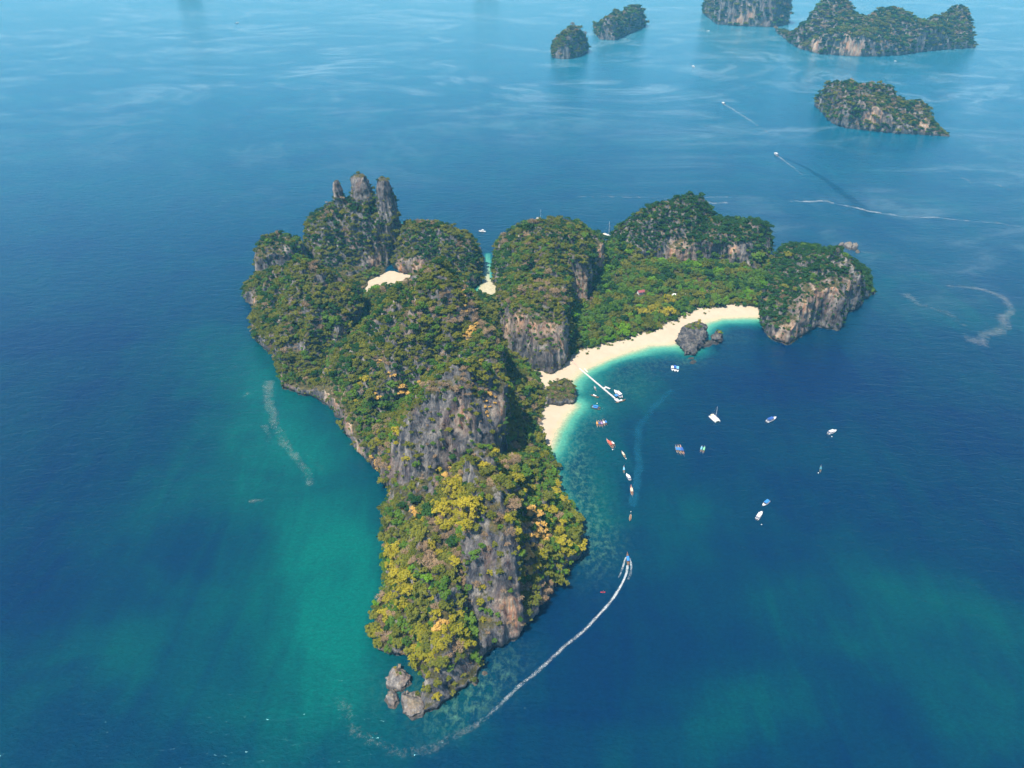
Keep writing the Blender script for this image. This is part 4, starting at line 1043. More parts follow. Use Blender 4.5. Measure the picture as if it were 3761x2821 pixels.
def rock(front, hts, h, label, mat='boulder', name='sea_rock', category='rock', back=6, side=3, cw=2.5, relief=0.9, bushes=0, seed=1, bush_r=1.3):
    poly = np.array(px_poly(front))
    bb = (poly[:, 0].min() - 6, poly[:, 0].max() + 6, poly[:, 1].min() - 6, poly[:, 1].max() + 6)
    V, Q = karst([(poly, px_hts(hts), cw, back, side)], bb, h, 0.45, (), relief, 0.4)
    m = V[:, 2] > -3
    o = rock_object(name, V, Q, M[mat], label, category)
    me = o.data
    if not me.attributes.get('warm'): add_attr(me, 'warm', np.zeros(len(V)))
    if bushes:
        rr = np.random.default_rng(seed)
        P, nn, sp = scatter(V, Q, 400, bush_r * 1.2, seed, lambda P, n_: sstep(0.25, 0.7, n_[:, 2] + 0.4 * noise3(P[:, 0] / 5, P[:, 1] / 5, P[:, 2] / 5)), 3.0)
        P = P[np.argsort(-P[:, 2])][:bushes]; c = np.array(o.location)
        for p in P:
            k = int(rr.choice([0, 1, 2, 3, 5], p=[0.1, 0.3, 0.2, 0.3, 0.1]))
            b = link('bush', CROWN[(k, int(rr.integers(0, NVAR)))], None, o)
            r = bush_r * rr.uniform(0.7, 1.3)
            b.location = p - c - np.array([0, 0, 0.4 * r]); b.scale = (r, r, r * 0.8); b.rotation_euler = (0, 0, rr.uniform(0, 6.28))
    return o
rock([(1420,2520),(1426,2500),(1440,2470),(1470,2462),(1500,2490),(1507,2510),(1490,2530),(1455,2540)], [(1452,2450,9.5),(1460,2480,8),(1440,2505,4),(1490,2505,4),(1460,2522,3)], 0.5,
     'pointed grey boulder off the headland tip, largest of the sea rocks there', bushes=5, seed=4, bush_r=1.1)
rock([(1416,2570),(1425,2550),(1442,2540),(1460,2560),(1466,2580),(1450,2602),(1430,2598)], [(1438,2545,6),(1442,2570,4.5),(1455,2580,3),(1428,2580,2.5)], 0.45, 'small pointed boulder in the water off the headland tip, left of the twin rock', bushes=0)
rock([(1474,2580),(1476,2560),(1500,2556),(1530,2566),(1552,2580),(1560,2605),(1548,2628),(1515,2640),(1484,2618)], [(1492,2558,6),(1500,2585,5),(1535,2575,6.5),(1520,2600,5.5),(1545,2610,4),(1510,2625,3)], 0.45, 'pale twin boulder beside the very tip of the headland', bushes=0)
rock([(1736,2505),(1738,2492),(1748,2490),(1752,2502),(1746,2513)], [(1743,2492,2.6),(1745,2503,2)], 0.4, 'single pale stone in the shallows right of the headland tip', relief=0.25, cw=1.2)
rock([(1774,2476),(1776,2470),(1784,2470),(1788,2476),(1780,2480)], [(1780,2471,1.6),(1783,2476,1.2)], 0.35, 'tiny pale stone close under the right shore of the headland', relief=0.2, cw=1.0)
rock([(2487,1265),(2492,1240),(2520,1222),(2560,1218),(2587,1225),(2590,1250),(2575,1275),(2562,1290),(2545,1304),(2518,1303),(2505,1285)], [(2505,1225,13),(2540,1205,18),(2575,1203,18),(2580,1230,12),(2530,1245,11),(2500,1262,6),(2540,1280,7),(2560,1262,9)], 0.8,
     'dark jagged rock islet standing off the long beach', 'islet', 'rock_islet', 'islet', bushes=12, seed=6, bush_r=2.7, relief=1.5, cw=3)
rock([(2612,1258),(2618,1235),(2640,1228),(2655,1238),(2654,1258),(2640,1266),(2622,1264)], [(2625,1218,11),(2642,1212,13),(2650,1225,11),(2645,1245,7)], 0.7, 'smaller dark rock stack right of the jagged islet', 'islet', 'rock_stack', 'rock', bushes=4, seed=8, bush_r=2.2, relief=1.3, cw=2.5)
rock([(2580,1262),(2595,1254),(2618,1250),(2622,1262),(2600,1272),(2584,1274)], [(2590,1255,3),(2610,1252,2.6),(2600,1262,2.2)], 0.6, 'low rock ledge joining the islet to its stack', 'islet', 'rock_ledge', 'rock', relief=0.5, cw=2)
rock([(2535,1333),(2540,1327),(2550,1325),(2554,1330),(2545,1336)], [(2544,1327,2),(2549,1330,1.6)], 0.4, 'small flat grey rock in front of the dark islet', 'islet', relief=0.25, cw=1.2)
rock([(2528,1318),(2533,1314),(2546,1314),(2543,1320)], [(2537,1314,1),(2541,1317,0.9)], 0.4, 'nearly awash rock between the dark islet and the flat grey rock', 'islet', relief=0.2, cw=1.2)
rock([(3080,903),(3085,897),(3096,897),(3097,904),(3088,907)], [(3088,896,4),(3092,900,3.5)], 0.7, 'small rock left of the far reef rocks, beyond the orange cliff headland', relief=0.4)
rock([(3100,903),(3105,897),(3118,895),(3130,902),(3132,912),(3120,918),(3108,912)], [(3110,894,6),(3120,898,5.5),(3125,908,4)], 0.8, 'pale reef rock beyond the orange cliff headland, middle one', relief=0.6)
rock([(3126,912),(3132,902),(3145,901),(3150,908),(3148,916),(3135,919)], [(3138,899,7),(3145,905,6)], 0.8, 'tallest pale reef rock beyond the orange cliff headland', relief=0.6)
rock([(3144,925),(3147,922),(3153,922),(3153,927),(3147,928)], [(3148,921,2.2),(3151,924,1.8)], 0.5, 'tiny rock right of the far reef rocks', relief=0.3, cw=1.2)
# ---------------------------------------------------------------- boats
def paint(name, col, rough=0.35):
    return simple_mat(name, col, rough, 0.10, 2.0)
BM = {'white': paint('boat_white', (0.66, 0.66, 0.65)), 'cream': paint('boat_cream', (0.66, 0.54, 0.38)), 'wood': paint('boat_wood', (0.20, 0.11, 0.06), 0.6), 'dark': paint('boat_dark', (0.03, 0.035, 0.045), 0.5),
      'blue': paint('canopy_blue', (0.03, 0.20, 0.55), 0.6), 'deepblue': paint('canopy_navy', (0.025, 0.09, 0.32), 0.6), 'sky': paint('canopy_light_blue', (0.16, 0.42, 0.62), 0.6), 'red': paint('canopy_red', (0.60, 0.10, 0.06), 0.6), 'orange': paint('canopy_orange', (0.65, 0.28, 0.05), 0.6),
      'purple': paint('canopy_purple', (0.32, 0.20, 0.36), 0.6), 'green': paint('canopy_green', (0.18, 0.50, 0.28), 0.6), 'grey': paint('boat_grey', (0.34, 0.36, 0.38)), 'teal': paint('boat_teal', (0.06, 0.20, 0.26)), 'pink': paint('boat_pink', (0.62, 0.36, 0.30)), 'glass': paint('boat_glass', (0.02, 0.03, 0.04), 0.1),
      'net': paint('boat_net', (0.42, 0.50, 0.42), 0.8), 'kayak': paint('kayak_red', (0.70, 0.05, 0.06), 0.3), 'skin': paint('skin', (0.45, 0.27, 0.18), 0.6), 'ribbon': paint('ribbon', (0.75, 0.12, 0.20), 0.7), 'roof': paint('roof_maroon', (0.24, 0.06, 0.07), 0.8), 'float': paint('float_white', (0.50, 0.49, 0.48), 0.6), 'buoy': paint('buoy_white', (0.8, 0.78, 0.72), 0.4)}
class MB:
    def __init__(self): self.v = []; self.f = []
    def quad(self, *p):
        n = len(self.v); self.v += [tuple(q) for q in p]; self.f.append(tuple(range(n, n + len(p))))
        return self
    def box(self, x0, x1, y0, y1, z0, z1, taper=0.0):
        n = len(self.v); cx, cy = (x0 + x1) / 2, (y0 + y1) / 2; k = 1 - taper
        for z, s in ((z0, 1), (z1, k)):
            for x, y in ((x0, y0), (x1, y0), (x1, y1), (x0, y1)):
                self.v.append((cx + (x - cx) * s, cy + (y - cy) * s, z))
        self.f += [tuple(n + i for i in q) for q in ((3, 2, 1, 0), (4, 5, 6, 7), (0, 1, 5, 4), (1, 2, 6, 5), (2, 3, 7, 6), (3, 0, 4, 7))]
        return self
    def tube(self, p0, p1, r0, r1=None, k=6):
        r1 = r0 if r1 is None else r1
        p0, p1 = Vector(p0), Vector(p1); d = (p1 - p0).normalized()
        a = d.orthogonal().normalized(); b = d.cross(a); n = len(self.v)
        for p, r in ((p0, r0), (p1, r1)):
            for i in range(k):
                t = 6.2832 * i / k; self.v.append(tuple(p + (a * math.cos(t) + b * math.sin(t)) * r))
        for i in range(k):
            j = (i + 1) % k; self.f.append((n + i, n + j, n + k + j, n + k + i))
        self.f.append(tuple(n + i for i in reversed(range(k)))); self.f.append(tuple(n + k + i for i in range(k)))
        return self
    def loft(self, rings, close=False, caps=True):
        n = len(self.v); m = len(rings[0])
        for r in rings: self.v += [tuple(p) for p in r]
        for i in range(len(rings) - 1):
            for j in range(m if close else m - 1):
                j2 = (j + 1) % m
                self.f.append((n + i * m + j, n + i * m + j2, n + (i + 1) * m + j2, n + (i + 1) * m + j))
        if caps:
            self.f.append(tuple(n + j for j in reversed(range(m)))); self.f.append(tuple(n + (len(rings) - 1) * m + j for j in range(m)))
        return self
    def build(self, name, mat, parent, smooth_sh=False):
        me = bpy.data.meshes.new(name); me.from_pydata(self.v, [], self.f); me.update()
        if smooth_sh: me.polygons.foreach_set('use_smooth', [True] * len(me.polygons))
        return link(name, me, mat, parent)
def thing(name, label, cat, group=None):
    e = bpy.data.objects.new(name, None); COL.objects.link(e); e.empty_display_size = 1.0
    e['label'] = label; e['category'] = cat
    if group: e['group'] = group
    return e
def place(e, bow, stern, L0, z=0.0, fit=True, lo=0.75, hi=1.3):
    a = W(*bow, 0.5); b = W(*stern, 0.5); d = a - b; L = np.hypot(d[0], d[1])
    s = min(max(L / L0, lo), hi) if fit else 1.0
    c = (a + b) / 2
    e.location = (c[0], c[1], z); e.rotation_euler = (0, 0, math.atan2(d[1], d[0])); e.scale = (s, s, s)
def hull_rings(st, th=0.08, floor=0.15):
    """stations (x, half beam, keel z, sheer z) -> open hull with inner skin"""
    R_ = []
    for x, hb, zk, zs in st:
        fz = max(floor, zk + 0.05); fz = min(fz, zs - 0.05); ib = max(hb - th, 0.01)
        half = [(x, 0, zk), (x, hb * 0.7, zk + (zs - zk) * 0.3), (x, hb * 0.95, zk + (zs - zk) * 0.65), (x, hb, zs), (x, ib, zs), (x, ib * 0.85, fz)]
        R_.append([(p[0], -p[1], p[2]) for p in reversed(half[1:])] + half)
    return R_
def canopy_roof(x0, x1, hw, z, arch, n=6):
    m = MB(); rings = []
    for x in (x0, x0 * 0.5 + x1 * 0.5, x1):
        top = [(x, hw * (2 * i / n - 1), z + arch * (1 - (2 * i / n - 1) ** 2)) for i in range(n + 1)]
        bot = [(p[0], p[1] * 0.97, p[2] - 0.07) for p in reversed(top)]
        rings.append(top + bot)
    return m.loft(rings, close=True)
def longtail(label, bow, stern, hull='wood', roof='blue', group=None, roof2=None, deck='wood'):
    e = thing('longtail_boat', label, 'boat', group)
    L = 10.5
    st = [(-5.2, 0.55, 0.10, 0.75), (-4.2, 0.80, -0.15, 0.68), (-2, 0.98, -0.25, 0.66), (0.5, 1.0, -0.25, 0.72), (2.5, 0.85, -0.2, 0.90), (4.0, 0.50, 0.0, 1.25), (5.0, 0.18, 0.55, 1.75), (5.5, 0.06, 1.3, 2.25)]
    MB().loft(hull_rings(st)).build('hull', BM[hull], e, True)
    m = MB(); m.box(-4.6, 3.0, -0.72, 0.72, 0.18, 0.26); m.build('deck', BM[deck], e)
    MB().box(3.05, 4.3, -0.36, 0.36, 0.88, 0.96).build('bow_deck', BM[deck], e)
    if roof:
        canopy_roof(-2.6, 1.7, 0.98, 1.95, 0.22).build('canopy', BM[roof], e)
        for x in (-2.4, -0.4, 1.5):
            for y in (-0.86, 0.86):
                MB().tube((x, y, 0.6), (x, y, 1.97), 0.035).build('post', BM['grey'], e)
    if roof2:
        canopy_roof(1.9, 3.3, 0.8, 1.8, 0.16).build('front_canopy', BM[roof2], e)
        for x in (2.0, 3.2):
            for y in (-0.62, 0.62):
                MB().tube((x, y, 0.8), (x, y, 1.82), 0.03).build('post', BM['grey'], e)
    for x in (-3.4, -0.9, 0.9):
        MB().box(x - 0.18, x + 0.18, -0.8, 0.8, 0.46, 0.52).build('bench', BM['wood'], e)
    g = MB().box(-5.3, -4.5, -0.25, 0.25, 0.85, 1.35, 0.2).build('engine', BM['dark'], e)
    MB().tube((-5.2, 0, 1.0), (-7.6, 0.1, 0.05), 0.05).build('propeller_shaft', BM['grey'], e)
    MB().tube((5.42, 0, 1.95), (5.52, 0, 2.15), 0.14, 0.12, 8).build('prow_ribbon', BM['ribbon'], e)
    place(e, bow, stern, L)
    return e
def speedboat(label, bow, stern, roof='white', group=None, L0=9.5, lo=0.7, hi=1.35):
    e = thing('speedboat', label, 'boat', group)
    st = [(-4.6, 1.25, -0.1, 0.95), (-3, 1.38, -0.2, 0.98), (0, 1.42, -0.2, 1.08), (2.2, 1.2, -0.15, 1.22), (3.7, 0.75, 0.0, 1.36), (4.5, 0.3, 0.35, 1.46), (4.8, 0.05, 0.8, 1.5)]
    MB().loft(hull_rings(st, 0.14, 0.35)).build('hull', BM['white'], e, True)
    MB().loft([[(1.6, -1.16, 1.14), (1.6, 1.16, 1.14), (1.6, 1.1, 1.0), (1.6, -1.1, 1.0)], [(3.6, -0.72, 1.33), (3.6, 0.72, 1.33), (3.6, 0.68, 1.2), (3.6, -0.68, 1.2)], [(4.6, -0.12, 1.47), (4.6, 0.12, 1.47), (4.6, 0.1, 1.36), (4.6, -0.1, 1.36)]], close=True).build('foredeck', BM['white'], e)
    MB().box(-4.3, 1.55, -1.15, 1.15, 0.40, 0.46).build('floor', BM['grey'], e)
    canopy_roof(-3.3, 1.5, 1.25, 2.35, 0.16).build('canopy', BM[roof], e)
    for x in (-3.1, -0.9, 1.2):
        for y in (-1.16, 1.16):
            MB().tube((x, y, 0.9), (x, y, 2.37), 0.045).build('post', BM['grey'], e)
    MB().quad((1.75, -1.0, 1.16), (1.75, 1.0, 1.16), (1.35, 0.9, 1.75), (1.35, -0.9, 1.75)).build('windscreen', BM['glass'], e)
    for y in (-1, 1):
        MB().box(-3.2, 1.0, y * 0.95 - 0.22, y * 0.95 + 0.22, 0.47, 0.86).build('bench', BM['deepblue'], e)
    for y in (-0.65, 0.65):
        g = MB().box(-5.2, -4.65, y - 0.22, y + 0.22, 0.75, 1.5, 0.25).build('outboard_engine', BM['dark'], e)
        MB().box(-5.0, -4.8, y - 0.08, y + 0.08, -0.3, 0.74).build('engine_leg', BM['grey'], g)
    place(e, bow, stern, L0, lo=lo, hi=hi)
    return e
def catamaran(label, bow, stern, L0=12.5, mast_h=16, group=None):
    e = thing('sailing_catamaran', label, 'boat', group)
    for y in (-2.6, 2.6):
        st = [(-6.2, 0.55, 0.05, 0.7), (-5, 0.75, -0.3, 1.2), (-2, 0.85, -0.4, 1.5), (2, 0.75, -0.4, 1.6), (5, 0.4, -0.2, 1.6), (6.2, 0.06, 0.3, 1.6)]
        rings = []
        for x, hb, zk, zs in st:
            h = [(x, y - hb, zs), (x, y - hb * .9, zk + (zs - zk) * .4), (x, y, zk), (x, y + hb * .9, zk + (zs - zk) * .4), (x, y + hb, zs)]
            rings.append(h)
        MB().loft(rings, close=True).build('hull', BM['white'], e)
    MB().box(-5.2, 1.9, -2.5, 2.5, 0.9, 1.56).build('bridge_deck', BM['white'], e)
    MB().loft([[(-3.2, -1.9, 1.56), (-3.2, 1.9, 1.56), (-3.1, 1.7, 2.7), (-3.1, -1.7, 2.7)], [(0.8, -1.8, 1.56), (0.8, 1.8, 1.56), (0.2, 1.45, 2.6), (0.2, -1.45, 2.6)], [(2.2, -1.3, 1.57), (2.2, 1.3, 1.57), (1.6, 1.0, 1.75), (1.6, -1.0, 1.75)]], close=True).build('cabin', BM['white'], e)
    for y in (-1, 1):
        MB().quad((-2.6, y * 1.84, 1.95), (0.4, y * 1.76, 1.95), (0.1, y * 1.62, 2.4), (-2.6, y * 1.78, 2.4)).build('window', BM['glass'], e)
    MB().box(-5.1, -3.3, -1.6, 1.6, 1.57, 1.66).build('cockpit', BM['grey'], e)
    canopy_roof(-5.2, -3.0, 1.8, 3.0, 0.1).build('bimini', BM['cream'], e)
    for x in (-5.0, -3.4):
        for y in (-1.6, 1.6):
            MB().tube((x, y, 1.6), (x, y, 3.0), 0.04).build('post', BM['grey'], e)
    MB().box(2.3, 5.2, -1.95, 1.95, 1.36, 1.42).build('trampoline', BM['net'], e)
    MB().tube((5.3, -2.5, 1.45), (5.3, 2.5, 1.45), 0.12).build('crossbeam', BM['white'], e)
    mt = MB().tube((1.3, 0, 1.6), (1.0, 0, 1.6 + mast_h), 0.16, 0.10, 8).build('mast', BM['white'], e)
    for z in (0.42, 0.7):
        MB().tube((1.15, -1.0, 1.6 + mast_h * z), (1.15, 1.0, 1.6 + mast_h * z), 0.06).build('spreader', BM['white'], mt)
    MB().tube((1.2, 0, 3.3), (-4.2, 0, 3.6), 0.2, 0.16, 8).build('boom', BM['white'], e)
    for p in ((6.0, 0, 1.5), (-5.6, 2.6, 1.3), (-5.6, -2.6, 1.3)):
        MB().tube(p, (1.05, 0, 1.6 + mast_h * 0.96), 0.02, k=4).build('stay', BM['grey'], e)
    place(e, bow, stern, L0, hi=1.4)
    return e
def motor_yacht(label, bow, stern):
    e = thing('motor_yacht', label, 'boat')
    st = [(-5.4, 1.5, -0.1, 1.1), (-3, 1.7, -0.2, 1.15), (0, 1.7, -0.2, 1.3), (3, 1.3, -0.1, 1.55), (4.8, 0.6, 0.2, 1.8), (5.5, 0.05, 0.8, 1.9)]
    MB().loft(hull_rings(st, 0.15, 0.9)).build('hull', BM['white'], e, True)
    MB().box(-5.2, 2.9, -1.45, 1.45, 0.95, 1.08).build('deck', BM['white'], e)
    MB().box(-3.2, 2.4, -1.3, 1.3, 1.08, 2.5, 0.14).build('cabin', BM['white'], e)
    for y in (-1, 1):
        MB().box(-2.8, 2.0, y * 1.235 - 0.02, y * 1.235 + 0.02, 1.6, 2.05).build('window', BM['glass'], e)
    MB().box(-3.0, 1.4, -1.05, 1.05, 2.5, 2.62).build('upper_deck', BM['white'], e)
    canopy_roof(-2.6, 0.6, 1.0, 3.7, 0.1).build('upper_canopy', BM['white'], e)
    for x in (-2.4, 0.4):
        for y in (-0.9, 0.9):
            MB().tube((x, y, 2.6), (x, y, 3.72), 0.04).build('post', BM['grey'], e)
    place(e, bow, stern, 11.0, lo=0.8, hi=1.2)
    return e
LT = 'longtail boats moored in the bay'; SB = 'speedboats moored in the bay'
longtail('dark grey longtail boat nearest the jetty, beside the rocky knob', (2181,1418), (2189,1434), 'teal', 'grey', LT)
longtail('longtail boat with a white canopy between the jetty and the two blue-roofed boats', (2199,1461), (2171,1450), 'wood', 'white', LT)
longtail('longtail boat with blue canopies, the farther of the blue pair off the rocky knob', (2172,1490), (2206,1498), 'dark', 'blue', LT, 'blue')
longtail('longtail boat with blue canopies, the nearer of the blue pair off the rocky knob', (2169,1495.5), (2203,1504), 'dark', 'blue', LT, 'sky')
for (b, s, hu, ro, lb) in [((2192,1549),(2194,1564),'cream','orange','orange-canopied longtail boat, leftmost of the raft of five'), ((2199,1547),(2203,1566),'cream','deepblue','navy-canopied longtail boat, second from the left in the raft of five'),
                           ((2206,1546),(2213,1567),'purple','purple','purple longtail boat in the middle of the raft of five'), ((2214,1544),(2221,1562),'pink','white','white-canopied longtail boat, fourth in the raft of five'), ((2221,1542),(2229,1560),'dark','blue','bright blue longtail boat, rightmost of the raft of five')]:
    longtail(lb, b, s, hu, ro, 'raft of five longtail boats')
longtail('longtail boat with a long red canopy off the small beach', (2228,1617), (2252,1645), 'pink', 'red', LT, 'red')
longtail('longtail boat with a white canopy tied beside the red one', (2242,1619), (2259,1638), 'wood', 'white', LT)
longtail('cream longtail boat just beyond the red-canopied one', (2283.5,1659), (2296,1680), 'cream', 'cream', LT, 'white')
longtail('pale longtail boat with a light blue canopy above the white speedboat', (2291,1713), (2292,1735), 'grey', 'sky', LT)
speedboat('white speedboat moored among the longtail boats off the reef', (2300,1741), (2315,1764), 'white', SB)
longtail('pink-brown longtail boat next below the white speedboat', (2317,1786), (2322,1818), 'pink', 'cream', LT)
longtail('cream open longtail boat, last of the moored line nearest the moving boat', (2312.5,1913), (2317,1890), 'cream', None, LT)
longtail('moving longtail boat with a blue canopy leading the white wake', (2303.5,2034), (2308,2076), 'wood', 'blue')
for b, s, ro, lb in [((2470,1363),(2469,1346),'white','white speedboat, left one of the three rafted off the dark islet'), ((2479,1366),(2478,1345),'deepblue','blue-canopied speedboat in the middle of the three rafted off the dark islet'), ((2488.5,1367),(2488,1348),'sky','light-blue-canopied speedboat, right one of the three rafted off the dark islet')]:
    speedboat(lb, b, s, ro, 'raft of three speedboats')
catamaran('white sailing catamaran with bare mast anchored in the middle of the bay', (2637,1551), (2611,1526))
for b, s, hu, ro, lb in [((2481,1638),(2489,1663),'grey','blue','blue-canopied longtail boat, left one of the raft of three'), ((2489,1639),(2500,1666),'cream','blue','blue-canopied longtail boat in the middle of the raft of three'), ((2497,1638),(2511,1668),'pink','deepblue','navy-canopied longtail boat, right one of the raft of three')]:
    longtail(lb, b, s, hu, ro, 'raft of three longtail boats')
longtail('light blue longtail boat, left one of the pair in mid bay', (2578,1639), (2573.5,1659), 'grey', 'sky', 'pair of longtail boats in mid bay', 'sky')
longtail('pale green longtail boat, right one of the pair in mid bay', (2588,1641), (2582,1662), 'grey', 'green', 'pair of longtail boats in mid bay', 'green')
speedboat('white speedboat with a navy canopy between the catamaran and the outer boats', (2850,1535), (2814,1551), 'deepblue', SB)
speedboat('white-roofed speedboat moored farthest out on the right', (3071,1582), (3040,1594), 'white', SB)
longtail('small dark teal longtail boat alone on the right of the bay', (3015,1711), (3012.5,1733), 'teal', 'teal', LT)
speedboat('white speedboat with a bright blue canopy just above the plain white one', (2800,1859), (2825,1839), 'blue', SB)
speedboat('plain white speedboat nearest the viewer on the right of the bay', (2798,1881), (2779,1909), 'white', SB)
speedboat('large white speedboat tied up at the end of the jetty', (2256,1436), (2284,1461), 'white', hi=1.6)
longtail('brown longtail boat lying across the end of the jetty', (2296,1470), (2262,1478), 'wood', 'white')
motor_yacht('small white motor yacht anchored beyond the island channel', (1758,850), (1784,851))
catamaran('white sailing catamaran half hidden behind the domed hill', (1996,810), (1970,806), 11, 15)
catamaran('white sailing catamaran anchored between the two back hills', (2252,877), (2211,865), 13, 16)
speedboat('white speedboat under way left of the nearest far island, trailing a long wake', (2651,378), (2661,384), 'white', lo=0.6, hi=1.5)
speedboat('white speedboat under way in front of the nearest far island', (2843,563), (2857,573), 'white', lo=0.6, hi=1.5)
speedboat('tiny white speedboat in open sea below the block-shaped island', (2553,248), (2541,243), 'white', lo=0.8, hi=1.5)
speedboat('tiny fast boat drawing a straight white line beside the block-shaped island', (2607,114), (2595,114), 'white', lo=0.8, hi=1.5)
speedboat('tiny white boat alone on the pale far sea', (876,84), (865,86), 'white', lo=0.9, hi=1.8)
speedboat('tiny white boat close in front of the biggest far island', (3283,224), (3293,226), 'white', lo=0.6, hi=1.2)
def buoy(label, u, v, r=0.45):
    e = thing('buoy', label, 'buoy', 'mooring buoys'); p = W(u, v)
    m = MB(); rings = []
    for i in range(7):
        t = math.pi * i / 6; rings.append([(r * math.sin(t) * math.cos(a) + 1e-3 * math.cos(a), r * math.sin(t) * math.sin(a), 0.12 - r * math.cos(t)) for a in [k * 0.785 for k in range(8)]])
    m.loft(rings, close=True).build('float', BM['buoy'], e, True)
    MB().tube((0, 0, r * 0.9), (0, 0, r + 0.35), 0.05).build('ring', BM['grey'], e)
    e.location = p
buoy('white mooring buoy below the white-roofed speedboat on the right', 3055, 1604)
buoy('white mooring buoy beside the small dark teal boat', 3005.5, 1737)
buoy('white mooring buoy below the plain white speedboat', 2797, 1927)
buoy('white mooring buoy below the cream longtail boat', 2299, 1685, 0.5)
buoy('white mooring buoy below the red longtail boat', 2250, 1652, 0.5)
buoy('white mooring buoy behind the last moored longtail boat', 2317, 1880, 0.4)
buoy('pale mooring buoy between the white-canopied and blue-roofed longtail boats', 2193, 1482, 0.5)
# kayak with its paddler
def kayak():
    e = thing('kayak', 'small red kayak on dark water left of the moving boat', 'kayak')
    st = [(-2.0, 0.02, 0.12, 0.2), (-1.5, 0.2, -0.02, 0.26), (-0.6, 0.36, -0.1, 0.28), (0.6, 0.36, -0.1, 0.28), (1.5, 0.2, -0.02, 0.28), (2.0, 0.02, 0.15, 0.24)]
    MB().loft(hull_rings(st, 0.05, 0.02)).build('hull', BM['kayak'], e, True)
    for x0, x1 in ((-1.9, -0.75), (0.75, 1.9)):
        MB().loft([[(x, -w, 0.28), (x, w, 0.28), (x, 0, 0.34)] for x, w in ((x0, 0.08 if x0 < -1 else 0.3), ((x0 + x1) / 2, 0.24), (x1, 0.3 if x0 < -1 else 0.08))], close=True).build('deck', BM['kayak'], e)
    MB().box(-0.45, -0.3, -0.25, 0.25, 0.02, 0.42).build('seat', BM['dark'], e)
    place(e, (2223.7,2173.5), (2205,2174.5), 4.0, lo=0.9, hi=1.1)
    me = bpy.data.meshes.new('person')
    J = [(0, 0, 0.18), (0, 0, 0.45), (0.02, 0, 0.72), (0.03, 0, 0.84), (0.05, 0, 1.0), (0.02, 0.2, 0.70), (0.22, 0.3, 0.48), (0.42, 0.22, 0.55), (0.02, -0.2, 0.70), (0.22, -0.3, 0.48), (0.42, -0.22, 0.55), (0.3, 0.12, 0.2), (0.6, 0.14, 0.4), (0.95, 0.12, 0.12), (0.3, -0.12, 0.2), (0.6, -0.14, 0.4), (0.95, -0.12, 0.12)]
    E = [(0, 1), (1, 2), (2, 3), (3, 4), (2, 5), (5, 6), (6, 7), (2, 8), (8, 9), (9, 10), (0, 11), (11, 12), (12, 13), (0, 14), (14, 15), (15, 16)]
    rad = [0.16, 0.15, 0.16, 0.06, 0.105, 0.075, 0.05, 0.045, 0.075, 0.05, 0.045, 0.09, 0.075, 0.05, 0.09, 0.075, 0.05]
    me.from_pydata(J, E, [])
    o = link('person', me, BM['dark'], label='paddler in dark clothes sitting in the red kayak', category='person')
    o.modifiers.new('skin', 'SKIN'); sub = o.modifiers.new('sub', 'SUBSURF'); sub.levels = sub.render_levels = 1
    for i, r in enumerate(rad):
        me.skin_vertices[0].data[i].radius = (r, r)
    me.skin_vertices[0].data[0].use_root = True
    o.location = Vector(e.location) + Vector((0, 0, 0.0)); o.rotation_euler = e.rotation_euler
    hd = MB(); rings = []
    for i in range(6):
        t = math.pi * i / 5; rings.append([(0.05 + (0.001 + 0.12 * math.sin(t)) * math.cos(a), (0.001 + 0.11 * math.sin(t)) * math.sin(a), 1.03 - 0.13 * math.cos(t)) for a in [k * 0.785 for k in range(8)]])
    hd.loft(rings, close=True).build('hat', BM['cream'], o, True)
    p = thing('paddle', 'double-bladed paddle held across the red kayak', 'paddle')
    MB().tube((0.45, -1.0, 0.5), (0.45, 1.0, 0.62), 0.02).build('shaft', BM['grey'], p)
    for y, z in ((-1.0, 0.5), (1.0, 0.62)):
        MB().box(0.43, 0.47, y - 0.2, y + 0.2, z - 0.08, z + 0.08).build('blade', BM['orange'], p)
    p.location = e.location; p.rotation_euler = e.rotation_euler
kayak()
